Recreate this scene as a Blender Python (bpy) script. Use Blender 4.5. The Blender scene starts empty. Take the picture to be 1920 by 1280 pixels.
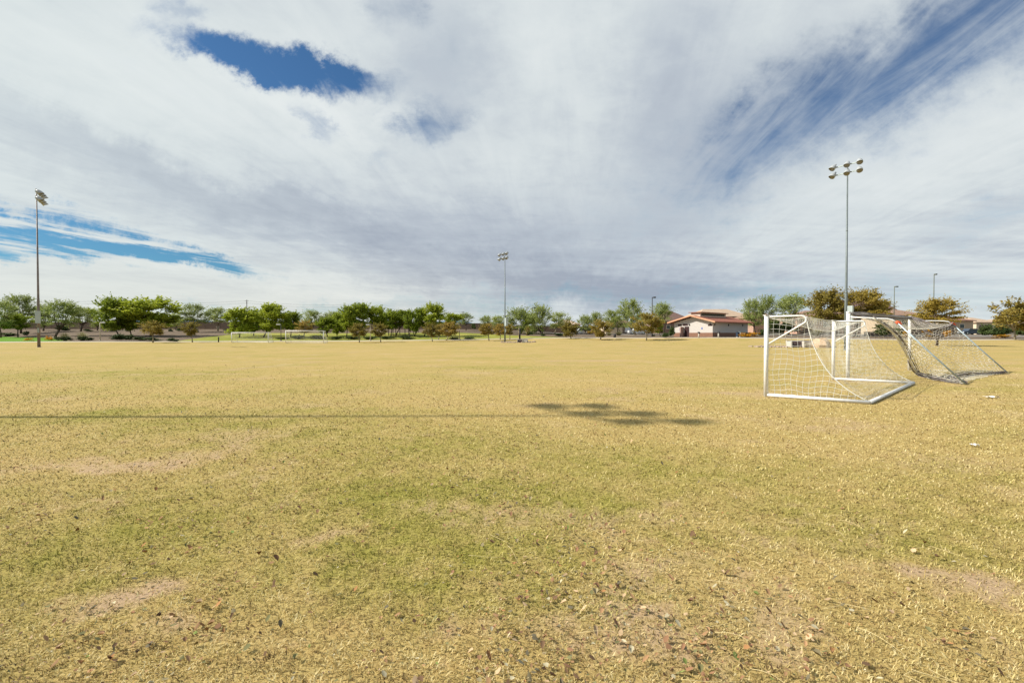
import bpy, math, random
import numpy as np
from mathutils import Vector
random.seed(7)
rng = np.random.default_rng(11)
R = math.radians
scene = bpy.context.scene
# ------------------------------------------------------------------ camera
CAMH, FPX, CX, HY = 1.62, 853.0, 960.0, 627.0
cam = bpy.data.cameras.new('camera'); cam.sensor_width = 36; cam.lens = 16.0
cam.clip_start = 0.05; cam.clip_end = 12000
camo = bpy.data.objects.new('camera', cam); scene.collection.objects.link(camo)
camo.location = (0, 0, CAMH); camo.rotation_euler = (R(90) - math.atan(13 / 853.0), 0, 0)
scene.camera = camo
scene.render.resolution_x = 1024; scene.render.resolution_y = 682
# ------------------------------------------------------------------ sun, exposure
SUN_EL, SUN_ENERGY, CLOUD_GAIN, SKY_STRENGTH, EXPO = 37.4, 5.0, 0.84, 0.070, 0.42
sun = bpy.data.lights.new('sun', 'SUN'); sun.energy = SUN_ENERGY; sun.angle = R(0.6); sun.color = (1.0, 0.94, 0.84)
suno = bpy.data.objects.new('sun', sun); scene.collection.objects.link(suno)
sd = Vector((math.cos(R(SUN_EL)), 0.014 * math.cos(R(SUN_EL)), -math.sin(R(SUN_EL))))
suno.rotation_euler = sd.to_track_quat('-Z', 'Y').to_euler(); suno.location = (-40, 0, 40)
scene.view_settings.view_transform = 'Standard'; scene.view_settings.look = 'None'
scene.view_settings.exposure = EXPO; scene.view_settings.gamma = 1.0

# ------------------------------------------------------------------ node helpers
class NT:
    def __init__(s, tree): s.t = tree; s.n = tree.nodes; s.l = tree.links
    def node(s, typ, **kw):
        n = s.n.new(typ)
        for k, v in kw.items(): setattr(n, k, v)
        return n
    def put(s, sock, v):
        if isinstance(v, bpy.types.NodeSocket): s.l.new(v, sock)
        else: sock.default_value = v
    def m(s, op, a, b=0.0, c=None, clamp=False):
        n = s.node('ShaderNodeMath', operation=op, use_clamp=clamp)
        s.put(n.inputs[0], a); s.put(n.inputs[1], b)
        if c is not None: s.put(n.inputs[2], c)
        return n.outputs[0]
    def noise(s, vec, scale, detail=4, rough=0.55, dist=0.0):
        n = s.node('ShaderNodeTexNoise'); s.put(n.inputs['Vector'], vec)
        n.inputs['Scale'].default_value = scale; n.inputs['Detail'].default_value = detail
        n.inputs['Roughness'].default_value = rough; n.inputs['Distortion'].default_value = dist
        return n.outputs['Fac']
    def comb(s, x, y, z=0.0):
        n = s.node('ShaderNodeCombineXYZ'); s.put(n.inputs[0], x); s.put(n.inputs[1], y); s.put(n.inputs[2], z)
        return n.outputs[0]
    def ramp(s, fac, stops, interp='LINEAR'):
        n = s.node('ShaderNodeValToRGB'); s.put(n.inputs[0], fac); cr = n.color_ramp; cr.interpolation = interp
        while len(cr.elements) < len(stops): cr.elements.new(0.5)
        for e, (p, c) in zip(cr.elements, stops):
            e.position = p; e.color = (c[0], c[1], c[2], 1) if not isinstance(c, (int, float)) else (c, c, c, 1)
        return n.outputs[0]
    def mix(s, f, a, b, blend='MIX'):
        n = s.node('ShaderNodeMix', data_type='RGBA', blend_type=blend)
        s.put(n.inputs[0], f)
        for i, v in ((6, a), (7, b)):
            if isinstance(v, tuple): v = (v[0], v[1], v[2], 1)
            s.put(n.inputs[i], v)
        return n.outputs[2]
    def maprange(s, v, a, b, c=0.0, d=1.0, smooth=True):
        n = s.node('ShaderNodeMapRange', interpolation_type='SMOOTHSTEP' if smooth else 'LINEAR')
        s.put(n.inputs[0], v); n.inputs[1].default_value = a; n.inputs[2].default_value = b
        n.inputs[3].default_value = c; n.inputs[4].default_value = d
        return n.outputs[0]

# ------------------------------------------------------------------ world: Nishita sky seen through a layered cloud deck
w = bpy.data.worlds.new('World'); scene.world = w; w.use_nodes = True
N = NT(w.node_tree); N.n.clear()
sky = N.node('ShaderNodeTexSky', sky_type='NISHITA'); sky.sun_disc = False
sky.sun_elevation = R(SUN_EL); sky.sun_rotation = R(-90); sky.altitude = 400; sky.dust_density = 0.4; sky.ozone_density = 2.0
tc = N.node('ShaderNodeTexCoord'); sp = N.node('ShaderNodeSeparateXYZ'); N.l.new(tc.outputs['Generated'], sp.inputs[0])
dx, dy, dz = sp.outputs
zz = N.m('MAXIMUM', N.m('ADD', dz, 0.055), 0.02)
U = N.m('DIVIDE', N.m('SUBTRACT', dx, N.m('MULTIPLY', dy, 0.13)), zz)      # across the wind
V = N.m('DIVIDE', dy, zz)                                                  # along the wind
yy = N.m('MAXIMUM', dy, 0.08)
A0 = N.m('DIVIDE', dx, yy); B0 = N.m('DIVIDE', dz, yy)                     # bearing and height tangents, for where the openings lie
cv = N.comb(U, V, 0.0)
av = N.comb(A0, N.m('MULTIPLY', B0, 1.5), 0.0)
wob1 = N.m('SUBTRACT', N.noise(av, 3.2, 9, 0.68), 0.5)
wob2 = N.m('SUBTRACT', N.noise(N.comb(B0, A0, 4.3), 3.4, 9, 0.68), 0.5)
gx = N.m('ADD', A0, N.m('MULTIPLY', wob1, 0.42)); gy = N.m('ADD', B0, N.m('MULTIPLY', wob2, 0.24))
fine1 = N.noise(N.comb(N.m('MULTIPLY', U, 3.0), N.m('MULTIPLY', V, 0.5), 2.0), 2.0, 10, 0.62, 0.9)    # streaks
fine2 = N.noise(cv, 4.5, 10, 0.62, 0.3)                                                             # ripples
big = N.noise(N.comb(N.m('MULTIPLY', U, 1.0), N.m('MULTIPLY', V, 0.5), 7.7), 0.9, 6, 0.55)
def blob(px, py, rx, ry, tilt, k, soft=1.0):
    a, b = (px - CX) / FPX, (HY - py) / FPX
    c, s_ = math.cos(R(tilt)), math.sin(R(tilt))
    ddx = N.m('SUBTRACT', gx, a); ddy = N.m('SUBTRACT', gy, b)
    p = N.m('DIVIDE', N.m('ADD', N.m('MULTIPLY', ddx, c), N.m('MULTIPLY', ddy, s_)), rx / FPX)
    q = N.m('DIVIDE', N.m('SUBTRACT', N.m('MULTIPLY', ddy, c), N.m('MULTIPLY', ddx, s_)), ry / FPX)
    d = N.m('SQRT', N.m('ADD', N.m('MULTIPLY', p, p), N.m('MULTIPLY', q, q)))
    return N.m('MULTIPLY', N.maprange(d, 1.0 + soft * 0.5, 1.0 - soft * 0.5), k)
def total(lst):
    o = lst[0]
    for x in lst[1:]: o = N.m('ADD', o, x)
    return o
brk = N.noise(N.comb(N.m('MULTIPLY', A0, 1.6), N.m('MULTIPLY', N.m('ADD', B0, N.m('MULTIPLY', A0, 0.17)), 21.0), 9.0), 2.0, 7, 0.62, 0.2)
low = N.m('MULTIPLY', total([blob(100, 462, 400, 20, -5, 1.0, 1.5), blob(-40, 405, 240, 20, -12, 0.95, 1.5), blob(180, 432, 220, 22, -14, 0.7, 1.5)]), N.maprange(brk, 0.36, 0.60, 0.05, 1.0))
holes = total([
    blob(520, 118, 185, 37, -12, 1.3, 1.3), blob(600, 240, 45, 26, -30, 0.40, 1.6), blob(790, 245, 60, 34, 20, 0.45, 1.6),
    blob(705, 318, 30, 15, 0, 0.25, 1.6), blob(830, 130, 95, 150, -20, 0.22, 1.8), blob(735, 8, 50, 40, 0, 0.38, 1.6),
    blob(350, 15, 60, 26, 0, 0.40, 1.6),
    blob(1690, 130, 490, 110, 25, 0.52, 1.7), blob(1500, 220, 270, 75, 32, 0.24, 1.7), blob(1860, 30, 300, 85, 20, 0.22, 1.7),
    low,
    blob(1890, 395, 150, 34, 14, 0.30, 1.8),
    blob(440, 585, 200, 14, 0, 0.28, 1.7), blob(820, 575, 260, 16, 2, 0.28, 1.7), blob(1240, 565, 260, 22, 4, 0.25, 1.8), blob(1700, 545, 330, 45, 0, 0.28, 1.8)])
greys = total([
    blob(950, 470, 420, 90, -14, 0.55, 1.8), blob(1180, 300, 330, 200, 20, 0.35, 1.8), blob(250, 330, 420, 55, -20, 0.40, 1.8),
    blob(1080, 540, 300, 36, 0, 0.55, 1.8), blob(850, 130, 110, 170, -20, 0.35, 1.8), blob(1230, 110, 160, 170, 15, 0.25, 1.8),
    blob(60, 210, 320, 60, -20, 0.22, 1.8), blob(1500, 470, 500, 70, 10, 0.15, 1.8), blob(560, 400, 480, 26, -20, 0.35, 1.8)])
lights = total([
    blob(700, 255, 330, 95, -25, 0.35, 1.8), blob(1030, 130, 130, 190, 10, 0.35, 1.8), blob(300, 480, 700, 18, -9, 0.3, 1.6),
    blob(120, 120, 400, 110, -10, 0.25, 1.8), blob(1800, 260, 360, 60, 22, 0.25, 1.8)])
fwd = N.maprange(dy, -0.15, 0.15)
# opening: 0 closed cloud ... 1 clear blue
streak = N.m('SUBTRACT', fine1, 0.5); ripple = N.m('SUBTRACT', fine2, 0.5)
hole_edge = N.m('MULTIPLY', holes, N.m('ADD', 1.0, N.m('MULTIPLY', streak, 1.9)))
op = N.m('ADD', hole_edge, N.m('ADD', N.m('MULTIPLY', ripple, 0.62), N.m('MULTIPLY', N.m('SUBTRACT', big, 0.5), 0.25)))
op = N.m('MULTIPLY', N.maprange(op, 0.0, 1.05), fwd)
back = N.m('MULTIPLY', N.m('SUBTRACT', 1.0, fwd), N.maprange(big, 0.38, 0.6))
op = N.m('MINIMUM', N.m('ADD', op, back), 1.0)
band = N.m('SUBTRACT', N.noise(N.comb(N.m('MULTIPLY', A0, 1.1), N.m('MULTIPLY', N.m('ADD', B0, N.m('MULTIPLY', A0, 0.03)), 15.0), 3.0), 2.2, 6, 0.6, 0.3), 0.5)
band = N.m('MULTIPLY', band, N.maprange(dz, 0.30, 0.04))
shade = N.m('ADD', N.m('MULTIPLY', band, 1.1), N.m('ADD', N.m('ADD', 0.64, N.m('MULTIPLY', N.m('SUBTRACT', lights, greys), 0.50)),
            N.m('ADD', N.m('MULTIPLY', ripple, 0.42), N.m('ADD', N.m('MULTIPLY', streak, 0.32), N.m('MULTIPLY', N.m('SUBTRACT', big, 0.5), 0.3)))))
ccol = N.ramp(shade, [(0.0, (0.32, 0.365, 0.44)), (0.35, (0.44, 0.49, 0.55)), (0.65, (0.60, 0.65, 0.67)), (1.0, (0.74, 0.775, 0.77))])
warm = N.maprange(dz, 0.20, 0.02)
leftw = N.maprange(dx, 0.3, -0.6)
ccol = N.mix(N.m('MULTIPLY', warm, N.m('MULTIPLY', leftw, 0.55)), ccol, (0.74, 0.72, 0.62))
ccol = N.mix(N.m('MULTIPLY', N.maprange(dx, -0.2, -0.8), 0.25), ccol, (0.66, 0.74, 0.72))
skyc = N.mix(1.0, sky.outputs[0], N.mix(N.maprange(dz, 0.35, 0.12), N.mix(N.maprange(dx, -0.1, 0.4), (0.50, 0.80, 1.0), (0.90, 1.0, 1.08)), (0.36, 0.68, 0.82)), 'MULTIPLY')
bs = N.node('ShaderNodeBackground'); N.put(bs.inputs[0], skyc); bs.inputs[1].default_value = SKY_STRENGTH
bc = N.node('ShaderNodeBackground'); N.put(bc.inputs[0], ccol); bc.inputs[1].default_value = CLOUD_GAIN
ms = N.node('ShaderNodeMixShader'); N.put(ms.inputs[0], op); N.l.new(bc.outputs[0], ms.inputs[1]); N.l.new(bs.outputs[0], ms.inputs[2])
wo = N.node('ShaderNodeOutputWorld'); N.l.new(ms.outputs[0], wo.inputs[0])

# ------------------------------------------------------------------ materials
MAT = {}
def mat(name, col, rough=0.8, metal=0.0, var=0.12, scale=6.0, bump=0.0, spec=0.3):
    if name in MAT: return MAT[name]
    m = bpy.data.materials.new(name); m.use_nodes = True; t = NT(m.node_tree)
    b = t.n['Principled BSDF']; g = t.node('ShaderNodeTexCoord')
    nz = t.noise(g.outputs['Object'], scale, 6, 0.65)
    c = t.ramp(nz, [(0.3, tuple(x * (1 - var) for x in col)), (0.7, tuple(min(1, x * (1 + var)) for x in col))])
    t.put(b.inputs['Base Color'], c); b.inputs['Roughness'].default_value = rough; b.inputs['Metallic'].default_value = metal
    b.inputs['Specular IOR Level'].default_value = spec
    if bump:
        bn = t.node('ShaderNodeBump'); bn.inputs['Strength'].default_value = bump; bn.inputs['Distance'].default_value = 0.02
        t.put(bn.inputs['Height'], t.noise(g.outputs['Object'], scale * 6, 5, 0.6)); t.l.new(bn.outputs[0], b.inputs['Normal'])
    MAT[name] = m; return m
def leafmat(name, c0, c1, c2, trans=0.25, rough=0.65):
    m = bpy.data.materials.new(name); m.use_nodes = True; t = NT(m.node_tree); b = t.n['Principled BSDF']
    at = t.node('ShaderNodeAttribute', attribute_name='tint')
    sx = t.node('ShaderNodeSeparateColor'); t.l.new(at.outputs['Color'], sx.inputs[0])
    oi = t.node('ShaderNodeObjectInfo')
    f = t.m('ADD', t.m('MULTIPLY', sx.outputs[0], 0.62), t.m('MULTIPLY', oi.outputs['Random'], 0.38))
    c = t.ramp(f, [(0.05, c0), (0.5, c1), (0.95, c2)])
    t.put(b.inputs['Base Color'], c); b.inputs['Roughness'].default_value = rough; b.inputs['Specular IOR Level'].default_value = 0.25
    tr = t.node('ShaderNodeBsdfTranslucent'); t.put(tr.inputs[0], c)
    mx = t.node('ShaderNodeMixShader'); mx.inputs[0].default_value = trans
    o = t.n['Material Output']; t.l.new(b.outputs[0], mx.inputs[1]); t.l.new(tr.outputs[0], mx.inputs[2]); t.l.new(mx.outputs[0], o.inputs[0])
    MAT[name] = m; return m
WHITE = mat('white_paint', (0.74, 0.735, 0.71), 0.42, 0, 0.11, 14)
ALU = mat('scuffed_white_rail', (0.66, 0.66, 0.64), 0.5, 0, 0.18, 5)
GALV = mat('galvanised_steel', (0.34, 0.39, 0.38), 0.5, 0.35, 0.15, 3)
RUSTED = mat('weathered_steel', (0.20, 0.17, 0.16), 0.6, 0.2, 0.3, 1.2)
DARKMETAL = mat('dark_bronze_metal', (0.05, 0.045, 0.045), 0.5, 0.3)
LAMPHOUSE = mat('lamp_reflector_shell', (0.38, 0.40, 0.41), 0.45, 0.1, 0.08, 4)
LAMPGLASS = mat('lamp_glass', (0.22, 0.215, 0.20), 0.25, 0.1)
NETW = mat('white_net_cord', (0.74, 0.74, 0.68), 0.9, 0, 0.1)
NETG = mat('worn_grey_net_cord', (0.68, 0.65, 0.56), 0.9, 0, 0.25, 2)
NETD = mat('dark_net_roll', (0.19, 0.165, 0.16), 0.9, 0, 0.35, 5)
ORANGE = mat('orange_tape', (0.75, 0.12, 0.04), 0.6)
STEELSTAY = mat('blue_grey_pipe', (0.36, 0.43, 0.46), 0.45, 0.3, 0.2, 4)
CONC = mat('concrete', (0.50, 0.46, 0.40), 0.9, 0, 0.15, 2, 0.3)
TRUNK = mat('bark', (0.085, 0.06, 0.042), 0.9, 0, 0.35, 8, 0.5)
TRUNKL = mat('pale_bark', (0.30, 0.26, 0.18), 0.9, 0, 0.25, 8, 0.4)
GLASSD = mat('dark_window_glass', (0.04, 0.05, 0.055), 0.12, 0, 0.1, 2, 0, 0.6)
RUBBER = mat('tyre_rubber', (0.02, 0.02, 0.02), 0.8)
leafmat('leaf_dense', (0.11, 0.16, 0.016), (0.26, 0.32, 0.028), (0.46, 0.50, 0.05), 0.42)
leafmat('leaf_airy', (0.17, 0.205, 0.055), (0.30, 0.35, 0.10), (0.44, 0.48, 0.16), 0.42)
leafmat('leaf_autumn', (0.13, 0.12, 0.025), (0.29, 0.235, 0.05), (0.48, 0.32, 0.08), 0.4)
leafmat('leaf_olive', (0.14, 0.12, 0.022), (0.32, 0.25, 0.045), (0.52, 0.38, 0.08), 0.35)
leafmat('leaf_shrub', (0.035, 0.055, 0.018), (0.075, 0.11, 0.03), (0.15, 0.19, 0.05), 0.25)
leafmat('leaf_tuft', (0.16, 0.15, 0.07), (0.28, 0.26, 0.12), (0.40, 0.37, 0.2), 0.25)
leafmat('leaf_flower', (0.30, 0.20, 0.02), (0.65, 0.34, 0.02), (0.80, 0.42, 0.02), 0.3)

# ------------------------------------------------------------------ object helpers
C = scene.collection
def tag(o, label=None, cat=None, group=None, kind=None):
    if label: o['label'] = label
    if cat: o['category'] = cat
    if group: o['group'] = group
    if kind: o['kind'] = kind
    return o
def thing(name, loc, label, cat, group=None, rz=0.0):
    o = bpy.data.objects.new(name, None); C.objects.link(o); o.location = loc; o.rotation_euler = (0, 0, rz)
    o.empty_display_size = 0.2
    return tag(o, label, cat, group)
class MB:
    def __init__(s): s.v = []; s.f = []; s.sm = []
    def add(s, vs, fs, smooth=False):
        n = len(s.v); s.v.extend([tuple(v) for v in vs]); s.f.extend([tuple(i + n for i in f) for f in fs]); s.sm.extend([smooth] * len(fs))
    def box(s, x0, x1, y0, y1, z0, z1):
        s.add([(x0, y0, z0), (x1, y0, z0), (x1, y1, z0), (x0, y1, z0), (x0, y0, z1), (x1, y0, z1), (x1, y1, z1), (x0, y1, z1)],
              [(0, 3, 2, 1), (4, 5, 6, 7), (0, 1, 5, 4), (1, 2, 6, 5), (2, 3, 7, 6), (3, 0, 4, 7)])
    def tube(s, pts, rad, n=8, cap=True, smooth=True):
        pts = [Vector(p) for p in pts]; k = len(pts)
        rads = rad if isinstance(rad, (list, tuple)) else [rad] * k
        d0 = (pts[1] - pts[0]).normalized(); up = Vector((0, 0, 1)) if abs(d0.z) < 0.9 else Vector((1, 0, 0))
        a = d0.cross(up).normalized(); vs = []
        for i, p in enumerate(pts):
            d = (pts[min(i + 1, k - 1)] - pts[max(i - 1, 0)])
            d = d.normalized() if d.length > 1e-9 else d0
            a = (a - d * a.dot(d)); a = a.normalized() if a.length > 1e-6 else d.orthogonal().normalized(); b = d.cross(a)
            for j in range(n):
                t = 2 * math.pi * j / n
                vs.append(p + (a * math.cos(t) + b * math.sin(t)) * rads[i])
        fs = [(i * n + j, i * n + (j + 1) % n, (i + 1) * n + (j + 1) % n, (i + 1) * n + j) for i in range(k - 1) for j in range(n)]
        if cap: fs.append(tuple(range(n - 1, -1, -1))); fs.append(tuple((k - 1) * n + j for j in range(n)))
        s.add(vs, fs, smooth)
    def build(s, name, m, parent=None):
        me = bpy.data.meshes.new(name); me.from_pydata(s.v, [], s.f); me.materials.append(m)
        me.polygons.foreach_set('use_smooth', s.sm); me.update()
        o = bpy.data.objects.new(name, me); C.objects.link(o)
        if parent: o.parent = parent
        return o
def fastmesh(name, verts, faces_n, idx, m, tint=None, smooth=False):
    """verts (n,3); faces_n loops per face (array); idx flat loop indices; tint (n,3)"""
    me = bpy.data.meshes.new(name); me.vertices.add(len(verts)); me.vertices.foreach_set('co', np.asarray(verts, np.float32).ravel())
    me.loops.add(len(idx)); me.loops.foreach_set('vertex_index', np.asarray(idx, np.int32))
    me.polygons.add(len(faces_n)); st = np.concatenate(([0], np.cumsum(faces_n)[:-1])).astype(np.int32)
    me.polygons.foreach_set('loop_start', st); me.polygons.foreach_set('loop_total', np.asarray(faces_n, np.int32))
    if smooth: me.polygons.foreach_set('use_smooth', np.ones(len(faces_n), bool))
    me.update(calc_edges=True)
    if tint is not None:
        a = me.color_attributes.new('tint', 'FLOAT_COLOR', 'POINT')
        a.data.foreach_set('color', np.concatenate([tint, np.ones((len(verts), 1))], 1).astype(np.float32).ravel())
    me.materials.append(m); return me

# ------------------------------------------------------------------ terrain, in rings of ground cover outward from the field
def P(px, py, d): return Vector(((px - CX) / FPX * d, d, CAMH - (py - HY) / FPX * d))
COLS = [-400, 0, 100, 130, 200, 330, 470, 660, 860, 960, 1060, 1200, 1330, 1450, 1600, 1750, 1920, 2300]
B1Z = [86, 86, 86, 86, 86, 88, 89, 91, 94, 100, 98, 92, 84, 80, 76, 74, 80, 82]
B1Y = [642, 642, 641.3, 641.2, 641, 641, 640.5, 639.8, 637.5, 635.5, 633.8, 634, 633.5, 634.5, 636.5, 638, 637, 636]
B3Z = [120, 120, 108, 93, 90, 92, 124, 125, 124, 112, 101.5, 95.5, 87.5, 83.5, 79.5, 77.5, 83.5, 85.5]
B3Y = [631, 631, 633.5, 0, 0, 0, 624, 624.5, 623.5, 628.5, 0, 0, 0, 0, 0, 0, 0, 0]
B4Z = [150, 150, 150, 150, 150, 150, 150, 150, 150, 150, 114, 111, 107, 102, 97, 94, 97, 100]
B4Y = [616.5, 616.5, 616.5, 616.7, 617, 617, 617, 617, 617, 618.5, 627, 628, 628, 629, 630.5, 631.5, 632, 631]
B5Z = [150, 150, 150, 150, 150, 150, 150, 150, 150, 150, 124, 121, 117, 112, 107, 104, 107, 110]
B5Y = [0, 0, 0, 0, 0, 0, 0, 0, 0, 0, 624.8, 625.5, 625.5, 626, 627, 627.5, 628, 628]
def hh(z, y): return CAMH - (y - HY) * z / FPX
def table(Z, Y, prevh=None):
    return [hh(z, y) if y else None for z, y in zip(Z, Y)]
H1 = table(B1Z, B1Y)
B2Z = [z + 2.4 for z in B1Z]; H2 = [h + 0.12 for h in H1]
H3 = [h if h is not None else h2 for h, h2 in zip(table(B3Z, B3Y), H2)]
B3Z = [max(a, b) if y else b for a, b, y in zip(B3Z, B2Z, B3Y)]
H4 = table(B4Z, B4Y)
H5 = [h if h is not None else h4 for h, h4 in zip(table(B5Z, B5Y), H4)]
H6 = [h + 0.25 for h in H5]
NB = [(None, None), (B1Z, H1), (B2Z, H2), (B3Z, H3), (B4Z, H4), (B5Z, H5)]
def bounds(th):
    """radii and heights of the ring limits for a bearing in radians"""
    t = max(-R(57.5), min(R(57.5), th)); px = CX + FPX * math.tan(t); c = math.cos(t)
    rs, hs = [1.2, 60 / c], [0.0, 0.0]
    if px > 1000: rs[1] = 50 / c
    for Z, H in NB[1:]:
        rs.append(float(np.interp(px, COLS, Z)) / c); hs.append(float(np.interp(px, COLS, H)))
    rs.append(rs[-1] + 50 / c); hs.append(float(np.interp(px, COLS, H6)))
    rs.append(6000.0); hs.append(hs[-1])
    return rs, hs
def ground(x, y):
    th = math.atan2(x, y); r = math.hypot(x, y); rs, hs = bounds(th)
    for i in range(len(rs) - 1):
        if r <= rs[i + 1]:
            if rs[i + 1] - rs[i] < 1e-6: return hs[i + 1]
            t = max(0, (r - rs[i]) / (rs[i + 1] - rs[i]))
            if i == 1: t = t ** 3
            return hs[i] + (hs[i + 1] - hs[i]) * t
    return hs[-1]
# -- greenness / bareness of the turf, shared by the field sheet and the blades standing on it
def vnoise(x, y, scale, seed):
    x = x * scale; y = y * scale; xi = np.floor(x).astype(np.int64); yi = np.floor(y).astype(np.int64)
    fx = x - xi; fy = y - yi; fx = fx * fx * (3 - 2 * fx); fy = fy * fy * (3 - 2 * fy)
    def h(a, b):
        n = (a * 374761393 + b * 668265263 + seed * 982451653) & 0x7fffffff
        n = ((n ^ (n >> 13)) * 1274126177) & 0x7fffffff
        return ((n ^ (n >> 16)) & 0xffff) / 65535.0
    return (h(xi, yi) * (1 - fx) + h(xi + 1, yi) * fx) * (1 - fy) + (h(xi, yi + 1) * (1 - fx) + h(xi + 1, yi + 1) * fx) * fy
def fbm(x, y, scale, seed, o=4):
    s = 0; a = 0.5; t = 0
    for i in range(o): s = s + a * vnoise(x, y, scale * 2 ** i, seed + i); t += a; a *= 0.55
    return s / t
def G(px, py):
    d = FPX * CAMH / (py - HY); return ((px - CX) / FPX * d, d)
GREEN = [(850, 1080, 1.0, .8, .75), (700, 1110, .4, .3, .5), (800, 930, 1.5, .8, .6), (600, 830, 3.0, 1.6, .6), (650, 770, 3.0, .5, .6), (200, 790, 5, .7, .5),
         (1300, 890, 1.7, 1.5, .55), (1200, 960, .9, .6, .35), (250, 770, 1.2, .45, .7), (350, 745, 1.5, .5, .7), (520, 735, 2.0, .6, .5), (130, 700, 6, 2.5, .6), (950, 688, 4, 1.6, .7), (1360, 720, 2.0, .45, .8),
         (60, 1080, 1.6, .6, .5), (100, 960, 2.2, .8, .4), (960, 950, 1.2, .8, .55), (1130, 740, 1.8, .3, .45), (640, 1020, 1.5, .5, .3), (1650, 900, 1.6, .8, .3), (1020, 1050, .6, .5, .35), (1780, 730, 3, 1.0, .45),
         (1650, 1050, 1, .5, .3), (30, 1200, .8, .3, .4), (880, 850, 1.4, .8, .35), (1800, 1000, 1.2, .5, .3)]
BARE = [(1860, 1120, .42, .22, 1.0), (1790, 1090, .4, .12, .5), (200, 1160, .55, .14, .7), (130, 1185, .3, .1, .5), (250, 865, 1.0, .22, .85), (120, 880, 1.2, .16, .7), (370, 845, .7, .3, .5), (1560, 800, 1.4, .6, .5), (1370, 738, 1.4, .3, .7),
        (1110, 676, 3.2, .7, .7), (640, 1000, .35, .12, .6), (1260, 970, 1.1, .5, .35), (980, 960, .5, .4, .3), (1500, 745, 1.4, .4, .4), (1620, 680, 1.6, 1.2, .5), (1100, 1220, .9, .3, .25), (400, 1240, .4, .1, .4), (1000, 760, 2.5, .8, .25), (1840, 680, 2.4, 1.5, .35)]
def turf(x, y):
    x = np.asarray(x, float); y = np.asarray(y, float)
    wx = x + (fbm(x, y, 1.1, 3) - .5) * 1.6; wy = y + (fbm(x, y, 1.1, 9) - .5) * 1.1
    g = np.clip((fbm(x, y, 0.33, 21) - 0.47) * 2.6, 0, 1) * 0.34 + (fbm(x, y, 1.5, 27) - .5) * 0.6
    b = np.clip((fbm(x, y, 0.7, 31) - 0.56) * 3.4, 0, 1) * 0.45
    for (px, py, rx, ry, k) in GREEN:
        cx, cy = G(px, py); g = g + .8 * k * np.exp(-(((wx - cx) / rx) ** 2 + ((wy - cy) / ry) ** 2))
    for (px, py, rx, ry, k) in BARE:
        cx, cy = G(px, py); e = k * np.exp(-(((wx - cx) / rx) ** 2 + ((wy - cy) / ry) ** 2)); b = b + e; g = g - e * .7
    far = np.clip((np.hypot(x, y) - 18) / 30, 0, 1); left = np.clip((-x - 8) / 30, 0, 1)
    g = g * (1 - .25 * far) + left * .10
    near = np.clip(1.4 - np.hypot(x, y) / 14, 0, 1)
    rg = fbm(x, y, 6.5, 61, 4) - .5; rb = fbm(x, y, 9.0, 67, 4) - .5
    b = b + (fbm(x, y, 2.4, 71, 3) - .5) * .35 * near
    b = b * (1 - near * .5) + near * .5 * np.clip((b + rb * 1.3 - .22) * 2.2, 0, 1)
    st = np.clip((fbm(x * .35, y * 1.2, .55, 81, 4) - .5) * 4, 0, 1); g = g + .38 * st * np.clip((np.hypot(x, y) - 12) / 15, 0, 1)
    g = g + rg * 1.1 * (.25 + g)
    g = g * (1 - .45 * np.clip((3.6 - y) / 1.4, 0, 1) * (fbm(x, y, 1.1, 91, 3) > .42))
    return np.clip(g, 0, 1), np.clip(b, 0, 1)
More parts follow.
